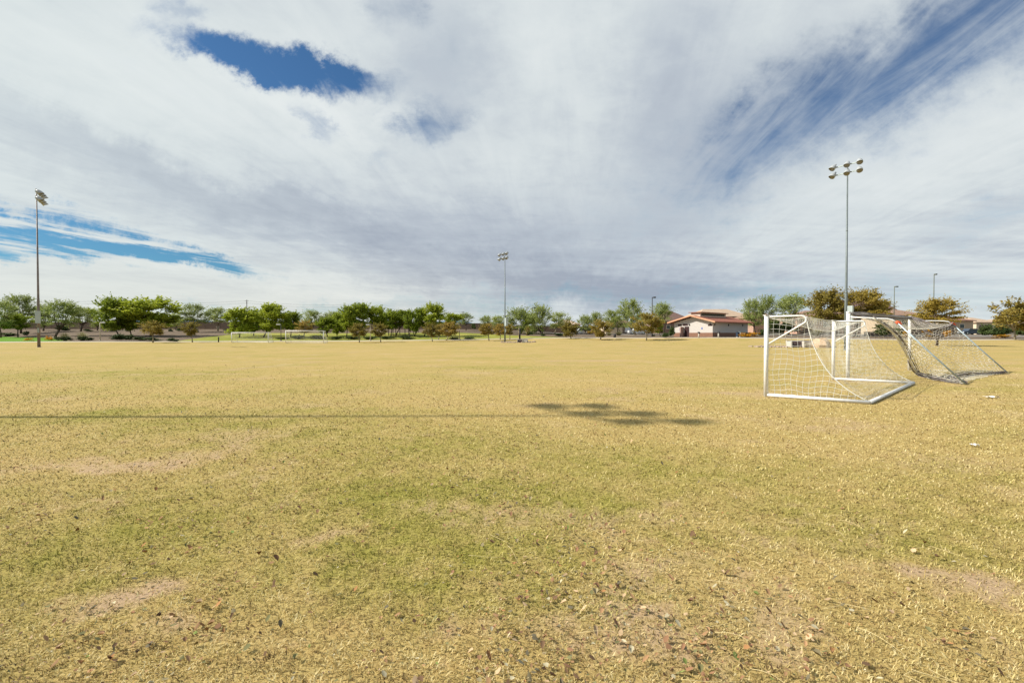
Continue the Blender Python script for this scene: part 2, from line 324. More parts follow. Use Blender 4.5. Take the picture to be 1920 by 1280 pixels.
# -- ground sheets
def ground_mat(name, build):
    m = bpy.data.materials.new(name); m.use_nodes = True; t = NT(m.node_tree); b = t.n['Principled BSDF']
    b.inputs['Roughness'].default_value = 0.95; b.inputs['Specular IOR Level'].default_value = 0.08
    g = t.node('ShaderNodeTexCoord'); build(t, b, g.outputs['Object']); return m
def tb_field(t, b, v):
    at = t.node('ShaderNodeAttribute', attribute_name='tint'); s = t.node('ShaderNodeSeparateColor'); t.l.new(at.outputs['Color'], s.inputs[0])
    n1 = t.noise(v, 45, 5, 0.7); n2 = t.noise(v, 7, 5, 0.65); n3 = t.noise(v, 0.9, 6, 0.65)
    base = t.ramp(n1, [(0.30, (0.18, 0.125, 0.05)), (0.5, (0.40, 0.30, 0.108)), (0.72, (0.565, 0.45, 0.19))])
    base = t.mix(t.maprange(n2, 0.42, 0.68), base, (0.43, 0.295, 0.115))
    grn = t.ramp(n1, [(0.3, (0.14, 0.13, 0.025)), (0.7, (0.36, 0.33, 0.07))])
    gg = t.m('MULTIPLY', t.m('ADD', s.outputs[0], t.m('MULTIPLY', t.m('SUBTRACT', n2, 0.5), 0.8)), 1.0, clamp=True)
    c = t.mix(gg, base, grn)
    soil = t.ramp(n1, [(0.3, (0.26, 0.17, 0.10)), (0.7, (0.54, 0.39, 0.26))])
    bb = t.m('MULTIPLY', t.m('ADD', s.outputs[1], t.m('MULTIPLY', t.m('SUBTRACT', n2, 0.5), 0.9)), 1.0, clamp=True)
    c = t.mix(t.m('MULTIPLY', bb, t.maprange(s.outputs[1], 0.02, 0.25)), c, soil)
    c = t.mix(t.m('MULTIPLY', t.maprange(n3, 0.35, 0.7), 0.35), c, (0.42, 0.31, 0.13))
    n4 = t.noise(v, 0.22, 8, 0.72); c = t.mix(t.m('MULTIPLY', t.maprange(n4, 0.50, 0.62), 0.45), c, (0.30, 0.25, 0.07)); n5 = t.noise(v, 0.35, 9, 0.75); c = t.mix(t.m('MULTIPLY', t.maprange(n5, 0.54, 0.66), 0.5), c, (0.47, 0.35, 0.20))
    t.put(b.inputs['Base Color'], c)
    bn = t.node('ShaderNodeBump'); bn.inputs['Strength'].default_value = 0.7; bn.inputs['Distance'].default_value = 0.02
    t.put(bn.inputs['Height'], t.noise(v, 30, 6, 0.7)); t.l.new(bn.outputs[0], b.inputs['Normal'])
FIELD = ground_mat('dormant_turf', tb_field)
def tb_simple(c0, c1, c2, s1, s2):
    def f(t, b, v):
        n1 = t.noise(v, s1, 6, 0.7); n2 = t.noise(v, s2, 5, 0.6)
        c = t.mix(t.maprange(n1, 0.35, 0.65), c0, c1); c = t.mix(t.m('MULTIPLY', t.maprange(n2, 0.4, 0.7), 0.7), c, c2); t.put(b.inputs['Base Color'], c)
    return f
PATH = ground_mat('pale_concrete_path', tb_simple((0.42, 0.37, 0.29), (0.50, 0.44, 0.35), (0.38, 0.34, 0.27), 3, 0.4))
def tb_lawn(t, b, v):
    n1 = t.noise(v, 1.2, 6, 0.7); n2 = t.noise(v, 0.12, 5, 0.6)
    c = t.mix(t.maprange(n1, 0.35, 0.65), (0.17, 0.19, 0.03), (0.25, 0.265, 0.045)); c = t.mix(t.m('MULTIPLY', t.maprange(n2, 0.4, 0.7), 0.7), c, (0.36, 0.31, 0.085))
    s = t.node('ShaderNodeSeparateXYZ'); t.l.new(v, s.inputs[0])
    t.put(b.inputs['Base Color'], t.mix(t.maprange(s.outputs[0], -86, -92), c, (0.11, 0.23, 0.018)))
LAWN = ground_mat('green_lawn', tb_lawn)
GRAV = ground_mat('brown_gravel', tb_simple((0.09, 0.066, 0.047), (0.165, 0.125, 0.088), (0.23, 0.175, 0.125), 1.2, 0.12))
ROAD = ground_mat('asphalt', tb_simple((0.16, 0.14, 0.125), (0.20, 0.18, 0.16), (0.24, 0.21, 0.18), 3, 0.3))
FAR = ground_mat('desert_ground', tb_simple((0.22, 0.17, 0.12), (0.26, 0.20, 0.14), (0.14, 0.13, 0.08), 0.5, 0.05))
angs = sorted(set([R(a) for a in np.linspace(-57, 57, 229)] + [R(a) for a in list(np.arange(-180, -57, 6.0)) + list(np.arange(60, 180, 6.0))]))
NA = len(angs); BN = [bounds(a) for a in angs]
sub = [170, 26, 2, 10, 10, 3, 5, 12]
def ring(i, name, m, kind='structure'):
    k = sub[i]; vs = []
    for a, (rs, hs) in zip(angs, BN):
        for j in range(k + 1):
            t = j / k
            if i == 0: r = rs[0] * (rs[1] / rs[0]) ** t
            elif i == 7: r = rs[7] * (rs[8] / rs[7]) ** t
            else: r = rs[i] + (rs[i + 1] - rs[i]) * t
            tt = t ** 3 if i == 1 else t
            vs.append((r * math.sin(a), r * math.cos(a), hs[i] + (hs[i + 1] - hs[i]) * tt))
    vs = np.array(vs); fs = []
    for q in range(NA):
        q2 = (q + 1) % NA
        if BN[q][0][i + 1] - BN[q][0][i] < 1e-3 and BN[q2][0][i + 1] - BN[q2][0][i] < 1e-3: continue
        for j in range(k):
            a = q * (k + 1) + j; b = q2 * (k + 1) + j; fs += [a, b, b + 1, a + 1]
    if i == 0:
        n0 = len(vs); vs = np.vstack([vs, [[0, 0, 0]]])
        for q in range(NA):
            a = q * (k + 1); b = ((q + 1) % NA) * (k + 1); fs += [a, n0, n0, b] if False else []
    return vs, fs
def sheet(ids, name, m, tint=False):
    V_ = []; F_ = []; off = 0
    for i in ids:
        v, f = ring(i, name, m); V_.append(v); F_ += [x + off for x in f]; off += len(v)
        if i == 0:
            k = sub[0]; c = off - 1
            tris = []
            for q in range(NA): tris += [q * (k + 1), c, ((q + 1) % NA) * (k + 1)]
    Vv = np.vstack(V_); nq = len(F_) // 4; fn = [4] * nq
    if 0 in ids: F_ += tris; fn += [3] * (len(tris) // 3)
    tn = None
    if tint:
        g, b = turf(Vv[:, 0], Vv[:, 1]); tn = np.stack([g, b, np.zeros_like(g)], 1)
    me = fastmesh(name, Vv, fn, F_, m, tn, True)
    for p in me.polygons[:1]:
        if p.normal.z < 0: me.flip_normals()
    o = bpy.data.objects.new(name, me); C.objects.link(o); return o
tag(sheet([0, 1], 'field', FIELD, True), 'straw coloured dormant turf of the playing field with green patches', 'sports field', kind='structure')
tag(sheet([2], 'path', PATH), 'pale concrete path along the far edge of the field', 'path', kind='structure')
tag(sheet([3], 'lawn', LAWN), 'greener lawn rising behind the concrete path', 'lawn', kind='structure')
tag(sheet([4], 'gravel_ground', GRAV), 'brown gravel bank planted with shrubs and trees', 'gravel ground', kind='structure')
tag(sheet([5], 'road', ROAD), 'grey asphalt street in front of the houses', 'road', kind='structure')
tag(sheet([6, 7], 'terrain', FAR), 'desert ground beyond the park', 'ground', kind='structure')

# ------------------------------------------------------------------ grass blades, leaf litter, straw stems
def blades_mat():
    m = bpy.data.materials.new('grass_blades'); m.use_nodes = True; t = NT(m.node_tree); b = t.n['Principled BSDF']
    at = t.node('ShaderNodeAttribute', attribute_name='tint'); s = t.node('ShaderNodeSeparateColor'); t.l.new(at.outputs['Color'], s.inputs[0])
    straw = t.ramp(s.outputs[2], [(0.0, (0.17, 0.11, 0.05)), (0.3, (0.44, 0.33, 0.13)), (0.7, (0.61, 0.485, 0.21)), (1.0, (0.75, 0.645, 0.36))])
    green = t.ramp(s.outputs[2], [(0.0, (0.12, 0.125, 0.02)), (0.5, (0.335, 0.305, 0.06)), (1.0, (0.57, 0.49, 0.15))])
    c = t.mix(s.outputs[0], straw, green); t.put(b.inputs['Base Color'], c); b.inputs['Roughness'].default_value = 0.7; b.inputs['Specular IOR Level'].default_value = 0.15
    tr = t.node('ShaderNodeBsdfTranslucent'); t.put(tr.inputs[0], c); mx = t.node('ShaderNodeMixShader'); mx.inputs[0].default_value = 0.3
    o = t.n['Material Output']; t.l.new(b.outputs[0], mx.inputs[1]); t.l.new(tr.outputs[0], mx.inputs[2]); t.l.new(mx.outputs[0], o.inputs[0])
    return m
def grass():
    n = 520000; d0, d1 = 1.0, 34.0
    d = d0 * (d1 / d0) ** rng.random(n) ; th = np.arctan((rng.random(n) * 2 - 1) * 1.55)
    x = d * np.tan(th) + rng.normal(0, .02, n) + np.sign(np.tan(th)) * 0.6 * np.abs(np.tan(th)); y = d * 1.0
    g, b = turf(x, y)
    keep = (rng.random(n) > b * 0.75) & (rng.random(n) < np.clip((30 - d) / 23, 0, 1) ** 1.5); x, y, d, g = x[keep], y[keep], d[keep], g[keep]; n = len(x)
    cl = fbm(x, y, 9.0, 51, 3)
    L = (0.011 + 0.024 * rng.random(n)) * (0.75 + 0.6 * cl) * (1 + .25 * g) 
    wd = (0.0016 + 0.0016 * rng.random(n)) * np.clip(d / 2.6, 1, 4.5)
    az = rng.random(n) * 2 * math.pi; lean = np.clip(rng.normal(1.1, 0.38, n), 0.05, 1.52)
    dxy = np.stack([np.cos(az), np.sin(az)], 1); px_ = np.stack([-np.sin(az), np.cos(az)], 1)
    base = np.stack([x, y], 1); z0 = np.zeros(n)
    mid = base + dxy * (L * 0.5 * np.sin(lean * .7))[:, None]; mz = L * 0.55 * np.cos(lean * .7)
    tip = base + dxy * (L * np.sin(lean))[:, None]; tz = np.maximum(L * np.cos(lean), 0.004)
    V_ = np.zeros((n, 5, 3))
    V_[:, 0, :2] = base - px_ * wd[:, None]; V_[:, 1, :2] = base + px_ * wd[:, None]
    V_[:, 2, :2] = mid + px_ * wd[:, None] * .8; V_[:, 3, :2] = mid - px_ * wd[:, None] * .8; V_[:, 2, 2] = mz; V_[:, 3, 2] = mz
    V_[:, 4, :2] = tip; V_[:, 4, 2] = tz
    gi = np.clip(g * 1.1 + (rng.random(n) - .62) * .7, 0, 1); tone = np.clip(rng.random(n) * .85 + (cl - .42) * 1.1, 0, 1)
    T = np.repeat(np.stack([gi, b[keep] if len(b) != n else b, tone], 1)[:, None, :], 5, 1)
    k = np.arange(n)[:, None] * 5
    idx = np.concatenate([k + 0, k + 1, k + 2, k + 3, k + 3, k + 2, k + 4], 1).ravel()
    fn = np.tile([4, 3], n)
    me = fastmesh('grass', V_.reshape(-1, 3), fn, idx, blades_mat(), T.reshape(-1, 3))
    o = bpy.data.objects.new('grass', me); C.objects.link(o)
    tag(o, 'short straw and green grass blades of the playing field', 'grass', kind='stuff')
grass()
def litter():
    m = bpy.data.materials.new('leaf_litter'); m.use_nodes = True; t = NT(m.node_tree); b = t.n['Principled BSDF']
    at = t.node('ShaderNodeAttribute', attribute_name='tint'); t.l.new(at.outputs['Color'], b.inputs['Base Color']); b.inputs['Roughness'].default_value = 0.85; b.inputs['Specular IOR Level'].default_value = 0.1
    cols = np.array([(.24, .13, .07), (.34, .20, .10), (.44, .31, .18), (.27, .22, .12), (.17, .16, .07), (.42, .37, .24), (.15, .09, .05), (.33, .17, .07), (.18, .22, .06), (.13, .11, .07)])
    pr = np.array([.20, .15, .12, .10, .10, .07, .14, .04, .02, .10]); pr = pr / pr.sum()
    n = 30000; d = 1.7 * (26 / 1.7) ** (rng.random(n)); th = (rng.random(n) * 2 - 1) * R(53); x = d * np.tan(th) * .95; y = d
    dens = np.clip(fbm(x, y, 1.6, 77, 5) * 4.2 - 1.8, 0.13, 1) * np.clip(1.25 - (x + 1.0 * (d / 4)) / 4.5, .3, 1)
    kp = rng.random(n) < dens * .75; x, y, d = x[kp], y[kp], d[kp]; n = len(x)
    V_ = []; T = []; idx = []; fn = []
    for i in range(n):
        s = (0.005 + 0.014 * rng.random() ** 2.6) * min(1.35, 1 + d[i] / 30); a = rng.random() * 6.28; tl = rng.normal(0, .9); cu = (rng.random() - .25) * 1.7
        col = cols[rng.choice(len(cols), p=pr)] * (0.75 + .5 * rng.random())
        ca, sa = math.cos(a), math.sin(a); k = len(V_)
        asp = .45 + .45 * rng.random()
        prof = [(-1, 0), (-.45, asp), (.35, asp * .85), (1, 0), (.35, -asp * .85), (-.45, -asp), (0, 0)]
        for (u, v) in prof:
            z = .016 + s * (abs(v) * cu + u * tl * .6 + (u * u) * .25 * cu) + .004
            V_.append((x[i] + (u * ca - v * sa) * s, y[i] + (u * sa + v * ca) * s, max(z, .004) + .004)); T.append(col)
        for j in range(6): idx += [k + 6, k + j, k + (j + 1) % 6]; fn.append(3)
    me = fastmesh('fallen_leaves', np.array(V_), fn, idx, m, np.array(T)); o = bpy.data.objects.new('fallen_leaves', me); C.objects.link(o)
    tag(o, 'dry brown and grey green fallen leaves scattered over the turf', 'fallen leaves', kind='stuff')
    mb = MB()
    for i in range(60):
        dd = 1.9 * (7 / 1.9) ** rng.random(); t_ = (rng.random() * 1.1 - .12) * .95; xx = dd * t_; a = rng.normal(-.6, .6); L = .10 + .22 * rng.random(); bend = rng.normal(0, .12)
        pts = []
        for j in range(6):
            u = j / 5; aa = a + bend * u; pts.append((xx + math.cos(aa) * L * u, dd + math.sin(aa) * L * u, .028 + .015 * math.sin(u * 3.1) + .012 * math.sin(i + u * 4)))
        mb.tube(pts, [.0012, .0012, .0011, .001, .0008, .0005], 4)
    o = mb.build('dry_stems', mat('straw_stem', (.66, .54, .28), .8)); tag(o, 'long pale straw runners lying loose on the turf', 'dry stems', kind='stuff')
litter()

# ------------------------------------------------------------------ tall field lights
def stadium_light(x, y, H, face, label, cat='light pole', junction=True, polem=None, group='tall floodlight poles around the field'):
    """poles carry two crossarms along (0.6,-0.8); face = +1 faces the field to the right, -1 to the left"""
    z0 = ground(x, y) - .05; polem = polem or mat('dull_pole_steel', (.17, .20, .205), .55, .3, .2, .8)
    rz = math.atan2(-0.8, 0.6)
    t = thing('floodlight_pole', (x, y, z0), label, cat, group, rz)
    m = MB(); m.tube([(0, 0, 0), (0, 0, H * .3), (0, 0, H * .32), (0, 0, H)], [.16, .13, .115, .055], 14); m.tube([(0, 0, 0), (0, 0, .08)], .26, 14); m.tube([(0, 0, H * .31), (0, 0, H * .316)], .135, 14); m.tube([(0, 0, H * .64), (0, 0, H * .645)], .095, 14)
    m.build('pole', polem, t)
    sy = 1 if face > 0 else -1         # local +y = (0.8,0.6) in the world
    m = MB()
    for zr in (H - .12, H - .95): m.box(-1.30, 1.35, -.05 + sy * .12, .05 + sy * .12, zr - .05, zr + .05)
    m.build('crossarm', GALV, t)
    for zr in (H - .12, H - .95):
        for xx in (-1.15, 0.10, 1.15):
            ya = .30 * xx; ax = Vector((math.sin(ya) * math.cos(R(44)), sy * math.cos(ya) * math.cos(R(44)), -math.sin(R(44)))); c = Vector((xx, sy * .42, zr - .02))
            hb = MB(); prof = [(-.38, .07), (-.34, .12), (-.2, .20), (-.02, .255), (.12, .275), (.26, .28), (.27, .265)]
            hb.tube([c + ax * a for a, r in prof], [r for a, r in prof], 16)
            hb.tube([c - ax * .50, c - ax * .37], .085, 10); hb.tube([Vector((xx, sy * .12, zr)), c - ax * .2], .035, 6)
            # visor
            rt = ax.cross(Vector((0, 0, 1))).normalized(); up = rt.cross(ax); vs = []; fs = []
            for j in range(11):
                a = math.pi * (j / 10); rr = up * math.sin(a) * .285 + rt * math.cos(a) * .285
                vs += [c + ax * .26 + rr, c + ax * (.27 + .14 * math.sin(a)) + rr, c + ax * .26 + rr * .97, c + ax * (.27 + .14 * math.sin(a)) + rr * .97]
            for j in range(10):
                k = j * 4; fs += [(k, k + 4, k + 5, k + 1), (k + 2, k + 3, k + 7, k + 6), (k + 1, k + 5, k + 7, k + 3)]
            hb.add(vs, fs)
            h = hb.build('lamp_head', LAMPHOUSE, t)
            l = MB(); l.tube([c + ax * .272, c + ax * .282], .25, 16); l.build('lens', LAMPGLASS, h)
    if junction:
        m = MB(); m.box(.18, .62, -.22, .22, 3.1, 4.65); m.box(.15, .18, -.05, .05, 3.3, 3.4); m.box(.15, .18, -.05, .05, 4.3, 4.4)
        b = m.build('ballast_box', mat('ballast_box_grey', (.42, .48, .48), .5, .2), t)
        m = MB(); m.box(.16, .30, -.08, .08, 1.9, 2.5); m.build('switch_box', GALV, t)
    return t
stadium_light(-60.3, 58.0, 19.65, 1, 'tall floodlight pole at the left edge, its lamps turned toward the field', polem=RUSTED)
stadium_light(-1.35, 87.0, 16.9, -1, 'middle floodlight pole far across the field in front of round green trees')
stadium_light(34.9, 47.6, 19.4, -1, 'tallest looking floodlight pole standing behind the white soccer goals')
stadium_light(-23.6, 8.72, 20.0, 1, 'floodlight pole outside the picture on the left whose shadow crosses the turf')

# ------------------------------------------------------------------ soccer goals
def wires(mb, S, nu, nv, seg, r, skipu=(), sides=3):
    for i in range(nu + 1): mb.tube([S(i / nu, j / seg) for j in range(seg + 1)], r, sides, False)
    for j in range(nv + 1): mb.tube([S(i / seg, j / nv) for i in range(seg + 1)], r, sides, False)
def hexnet(mb, S, nu, nv, r, jit=.12, sides=3):
    """honeycomb cords over the surface S(u,v)"""
    cache = {}
    def pt(a, b):
        if (a, b) not in cache:
            rr = random.Random(a * 7919 + b * 104729 + nu)
            cache[(a, b)] = S(min(1, max(0, a / nu + (rr.random() - .5) * jit / nu)), min(1, max(0, b / nv + (rr.random() - .5) * jit / nv)))
        return cache[(a, b)]
    # vertices on integer lattice: rows b; zigzag between columns
    for b in range(0, nv * 3 // 3 + 1):
        for a in range(nu + 1):
            up = (a + b) % 2 == 0
            bb = b + (.28 if up else 0.0)
            pa = S(min(1, a / nu), min(1, max(0, (b + (.17 if up else -.17)) / nv)))
            if a < nu:
                up2 = (a + 1 + b) % 2 == 0
                pb = S((a + 1) / nu, min(1, max(0, (b + (.17 if up2 else -.17)) / nv)))
                mb.tube([pa, pb], r, sides, False)
            if up and b < nv: mb.tube([pa, S(a / nu, min(1, (b + 1 - .17) / nv))], r, sides, False)
def bez(p0, p1, p2, t): return p0 * (1 - t) ** 2 + p1 * 2 * t * (1 - t) + p2 * t * t
UP = Vector((0, 0, 1))
def interp(pts, t):
    n = len(pts) - 1; k = min(int(t * n), n - 1); f = t * n - k
    p = [pts[max(k - 1, 0)], pts[k], pts[k + 1], pts[min(k + 2, n)]]
    return 0.5 * ((2 * p[1]) + (p[2] - p[0]) * f + (2 * p[0] - 5 * p[1] + 4 * p[2] - p[3]) * f * f + (3 * p[1] - p[0] - 3 * p[2] + p[3]) * f ** 3)
def near_goal():
    A = Vector((6.65, 11.9, 0)); Bq = Vector((11.49, 16.26, 0)); CA = Vector((8.31, 10.55, 0)); CB = Vector((13.13, 14.86, 0))
    e2 = Vector((.775, -.63, 0)); H = 2.12
    t = thing('soccer_goal', A, 'near white soccer goal without a crossbar, its square mesh net sagging to the base bars', 'soccer goal', 'soccer goals')
    def L(p): return Vector(p) - A
    for q in (A, Bq):
        m = MB(); p = L(q); m.tube([p, p + UP * H], .053, 14); m.box(p.x - .06, p.x + .06, p.y - .06, p.y + .06, H - .005, H + .012); m.build('post', WHITE, t)
    for a, c in ((A, CA), (Bq, CB)):
        m = MB(); p = L(a) + UP * (H - .03); e = (c - a).normalized(); pts = [p, p + e * .78]
        for k in range(1, 7):
            an = R(25 * k); pts.append(p + e * (.78 + .10 * math.sin(an)) - UP * .10 * (1 - math.cos(an)))
        pts.append(L(a) + e * .03 + UP * 1.36); m.tube(pts, .022, 10); m.build('upper_support', WHITE, t)
    for a, c in ((A, CA), (Bq, CB)):
        m = MB(); m.tube([L(a) + UP * .045, L(c) + UP * .045], .042, 10); m.build('side_base_bar', WHITE, t)
    m = MB(); m.tube([L(CA) + UP * .045, L(CB) + UP * .045], .046, 10); m.build('rear_base_bar', ALU, t)
    W = (Bq - A)
    def backcurve(u, v):   # u along the mouth, v down
        c = CA.lerp(CB, u); a = A.lerp(Bq, u); e = (c - a)
        el = e.normalized(); top = a + el * .88 + UP * (H - .06 - .06 * math.sin(math.pi * u)); bot = c + UP * .06
        sag = .10 + .32 * math.sin(math.pi * u)
        ctl = a + el * (1.18 - sag) + UP * (.52 - .18 * math.sin(math.pi * u))
        return bez(top, ctl, bot, v)
    def side(mb, a, c, sgn, uu, rad):
        e = (c - a).normalized(); W1 = W.normalized(); rc = [backcurve(uu, k / 60) for k in range(61)]
        ss = [(p - a).dot(e) for p in rc]; zs = [p.z for p in rc]
        def pt(sv, z):
            q = .13 * math.sin(math.pi * min(1, sv / 1.6)) * math.sin(math.pi * z / H) + .02 * math.sin(7 * z + 4 * sv)
            return L(a + e * (sv + .025 * math.sin(6 * z + 3 * sv)) + W1 * sgn * q + UP * (z - .035 * math.sin(8 * sv + 2 * z) * min(1, sv * 2)))
        k = 0
        while .04 + k * .13 < max(ss) - .05:
            sv = .04 + k * .13; zt = H - .06
            if sv > ss[0]: zt = max(z for z, q in zip(zs, ss) if q <= sv + .03)if any(q > sv for q in ss) else .1
            if sv > ss[0]: zt = float(np.interp(sv, np.maximum.accumulate(ss), zs))
            if zt > .12: mb.tube([pt(sv, .05 + (zt - .05) * j / 14) for j in range(15)], rad, 3, False)
            k += 1
        for k in range(16):
            z = .06 + k * .13; sr = float(np.interp(z, zs[::-1], ss[::-1])); mb.tube([pt(sr * j / 12, z) for j in range(13)], rad, 3, False)
    m = MB(); side(m, A, CA, 1, 0.0, .0046); side(m, Bq, CB, -1, 1.0, .0035)
    wires(m, lambda u, v: L(backcurve(u, v) + Vector((.02 * math.sin(30 * u + 8 * v), 0, .012 * math.sin(23 * u)))), 50, 17, 18, .0026)
    def front(u): s = math.sin(math.pi * u); return A.lerp(Bq, u) + e2 * .60 * s + UP * (H - .04 - .37 * s)
    def top(u, v): r_ = backcurve(u, 0); f = front(u); p = f.lerp(r_, v); p.z -= .05 * math.sin(math.pi * v); return L(p)
    wires(m, top, 50, 6, 8, .003)
    m.build('net', NETW, t)
    m = MB(); m.tube([L(front(k / 24)) for k in range(25)], .012, 6); m.tube([L(backcurve(k / 24, 0)) for k in range(25)], .010, 6)
    for u in (0, 1): m.tube([L(backcurve(u, k / 16)) for k in range(17)], .010, 6)
    m.build('net_rope', NETW, t)
near_goal()
def second_goal():
    A = Vector((12.15, 16.45, 0)); Bq = Vector((18.0, 20.6, 0)); F1 = P(1811, 721, 14.62); F1.z = .03; F2 = P(1890, 700, 18.9); F2.z = .03
    J1 = Vector((13.2, 15.6, 2.03)); J2 = Vector((19.17, 19.83, 2.09)); H = 2.44
    t = thing('soccer_goal', A, 'larger white soccer goal behind the first, with grey backstays and a bunched worn hexagonal net', 'soccer goal', 'soccer goals')
    def L(p): return Vector(p) - A
    for q in (A, Bq):
        m = MB(); p = L(q); m.tube([p, p + UP * H], .062, 14); m.tube([p + UP * (H - .04), p + UP * (H + .01)], .068, 14); m.build('post', WHITE, t)
    m = MB(); m.tube([L(A) + UP * (H - .06), L(Bq) + UP * (H - .06)], .058, 12); m.build('crossbar', mat('shaded_crossbar', (.34, .31, .29), .6, 0, .25, 3), t)  # grey of the bar's shaded side is put into its colour
    for q, J in ((A, J1), (Bq, J2)):
        m = MB(); p = q + UP * 2.25; k_ = p.lerp(J, .80) + UP * .09; m.tube([L(p), L(p.lerp(k_, .5)) , L(k_), L(k_.lerp(J, .5) + UP * .03), L(J)], .024, 10); m.build('upper_support', WHITE, t)
    for J, F in ((J1, F1), (J2, F2)):
        m = MB(); m.tube([L(J), L(J.lerp(F, .5)) - UP * .02, L(F)], .026, 10); m.build('backstay', STEELSTAY, t)
        m = MB(); m.tube([L(J) - UP * .05, L(J) + UP * .03, L(J) + Vector((.07, -.05, .0))], [.03, .042, .03], 8); m.tube([L(J) + Vector((-.05, .03, .02)), L(J) + Vector((.10, -.07, -.05))], .026, 8); m.build('orange_joint', ORANGE, t)
    hem = [P(1636, 596, 15.9), P(1672, 622, 16.0), P(1694, 650, 16.4), P(1707, 678, 17.0), P(1724, 703, 17.8), P(1757, 712.5, 16.1), P(1803, 719, 14.8)]
    for p in hem: p.z = max(p.z, .02)
    def wr(p, u, v, k=1.0): return L(p + Vector((math.sin(21 * u + 9 * v) + .6 * math.sin(47 * u - 13 * v), math.cos(17 * v + 11 * u), 0)) * .035 * k * math.sin(math.pi * min(1, u)) + UP * .03 * k * math.sin(31 * u + 5 * v) * math.sin(math.pi * min(1, u)) * (1 if p.z > .15 else 0))
    m = MB()
    # sheet between the first backstay and the sagging hem
    def S1(u, v): 
        a = J1.lerp(F1, v); b = interp(hem, v); p = a.lerp(b, u); p.z = max(.015, p.z - .14 * math.sin(math.pi * u) * math.sin(math.pi * v)); return wr(p, u, v, .8)
    hexnet(m, S1, 14, 22, .0068)
    # left side panel from the post to the hem
    hp = [hem[0], hem[1], hem[2], hem[3], hem[4]]
    def S2(u, v):
        a = A + UP * (2.25 * (1 - v) + .02); b = interp(hp, v); p = a.lerp(b, u) ; p = p + Vector((.12, .12, 0)) * math.sin(math.pi * u); p.z = max(.015, p.z - .10 * math.sin(math.pi * u)); return L(p)
    hexnet(m, S2, 20, 18, .0042)
    # rear sheet between the two backstays, slack and hanging toward the mouth
    def S3(u, v):
        a = interp(hem, v); b = J2.lerp(F2, v); p = a.lerp(b, u); s = math.sin(math.pi * u)
        p = p + Vector((-.35, .75, 0)) * s * math.sin(math.pi * min(1, v * .9 + .05)); p.z = max(.012, p.z - .55 * s * (1 - v) - .25 * s * v * (1 - v)); return wr(p, u, v, 1.4)
    hexnet(m, S3, 58, 22, .0056)
    def S4(u, v):
        a = Bq + UP * (2.28 * (1 - v) + .02); b = J2.lerp(F2, v); p = a.lerp(b, u); p.z = max(.012, p.z - .10 * math.sin(math.pi * u)); p = p - Vector((.2, .15, 0)) * math.sin(math.pi * u) * math.sin(math.pi * v); return L(p)
    hexnet(m, S4, 22, 18, .0048)
    # top sheet under the crossbar
    def S5(u, v):
        a = A.lerp(Bq, u) + UP * (H - .10); q = J1.lerp(J2, u); s = math.sin(math.pi * u); q = q - UP * (.22 * s); p = a.lerp(q, v); p.z -= .15 * math.sin(math.pi * v) * (.4 + s); return L(p)
    hexnet(m, S5, 54, 10, .0048)
    m.build('net', NETG, t)
    m = MB(); rr = random.Random(5)
    def bundle(pts, n, spread, r):
        for k in range(n):
            o = Vector((rr.gauss(0, spread), rr.gauss(0, spread), rr.gauss(0, spread)))
            ph = rr.random() * 6; m.tube([L(interp(pts, j / 18)) + o * (.3 + .7 * math.sin(math.pi * j / 18)) + Vector((0, 0, .02 * math.sin(ph + j))) for j in range(19)], r * (.7 + .6 * rr.random()), 5)
    bundle([Bq + UP * 2.40, P(1728, 607, 20.2), P(1750, 617, 19.9), P(1770, 617, 19.8), J2], 14, .07, .022)
    bundle([Bq + UP * 2.1, P(1725, 617, 20.2), P(1745, 627, 20.0), P(1768, 628, 19.8)], 9, .06, .018)
    bundle([A + UP * 2.40, A.lerp(Bq, .3) + UP * 2.34, A.lerp(Bq, .6) + UP * 2.30, Bq + UP * 2.36], 11, .045, .018)
    bundle([P(1600, 589, 16.6), P(1622, 594, 16.6), P(1645, 602, 16.4), P(1668, 615, 16.2)], 7, .03, .014)
    bundle([p + Vector((.05, .04, .03)) for p in hem], 8, .05, .014); bundle([p + Vector((-.02, .05, .05)) for p in hem[3:]], 6, .09, .014)
    bundle([F1.lerp(F2, .02) + UP * .05, F1.lerp(F2, .3) + Vector((-.7, .4, .04)), F1.lerp(F2, .6) + Vector((-.6, .4, .03)), F1.lerp(F2, .95) + UP * .04], 8, .08, .012)
    m.build('net_bundle', NETD, t)
    m = MB(); m2 = []
    m.tube([L(interp(hem, j / 30)) for j in range(31)], .026, 6); m.tube([L(interp(hem, j / 30)) + Vector((.03, .02, .015)) for j in range(31)], .013, 6)
    m.tube([L(F1.lerp(F2, j / 12) + Vector((-.5, .3, 0)) * math.sin(math.pi * j / 12)) + UP * .01 for j in range(13)], .011, 5)
    m.build('net_rope', NETG, t)
second_goal()
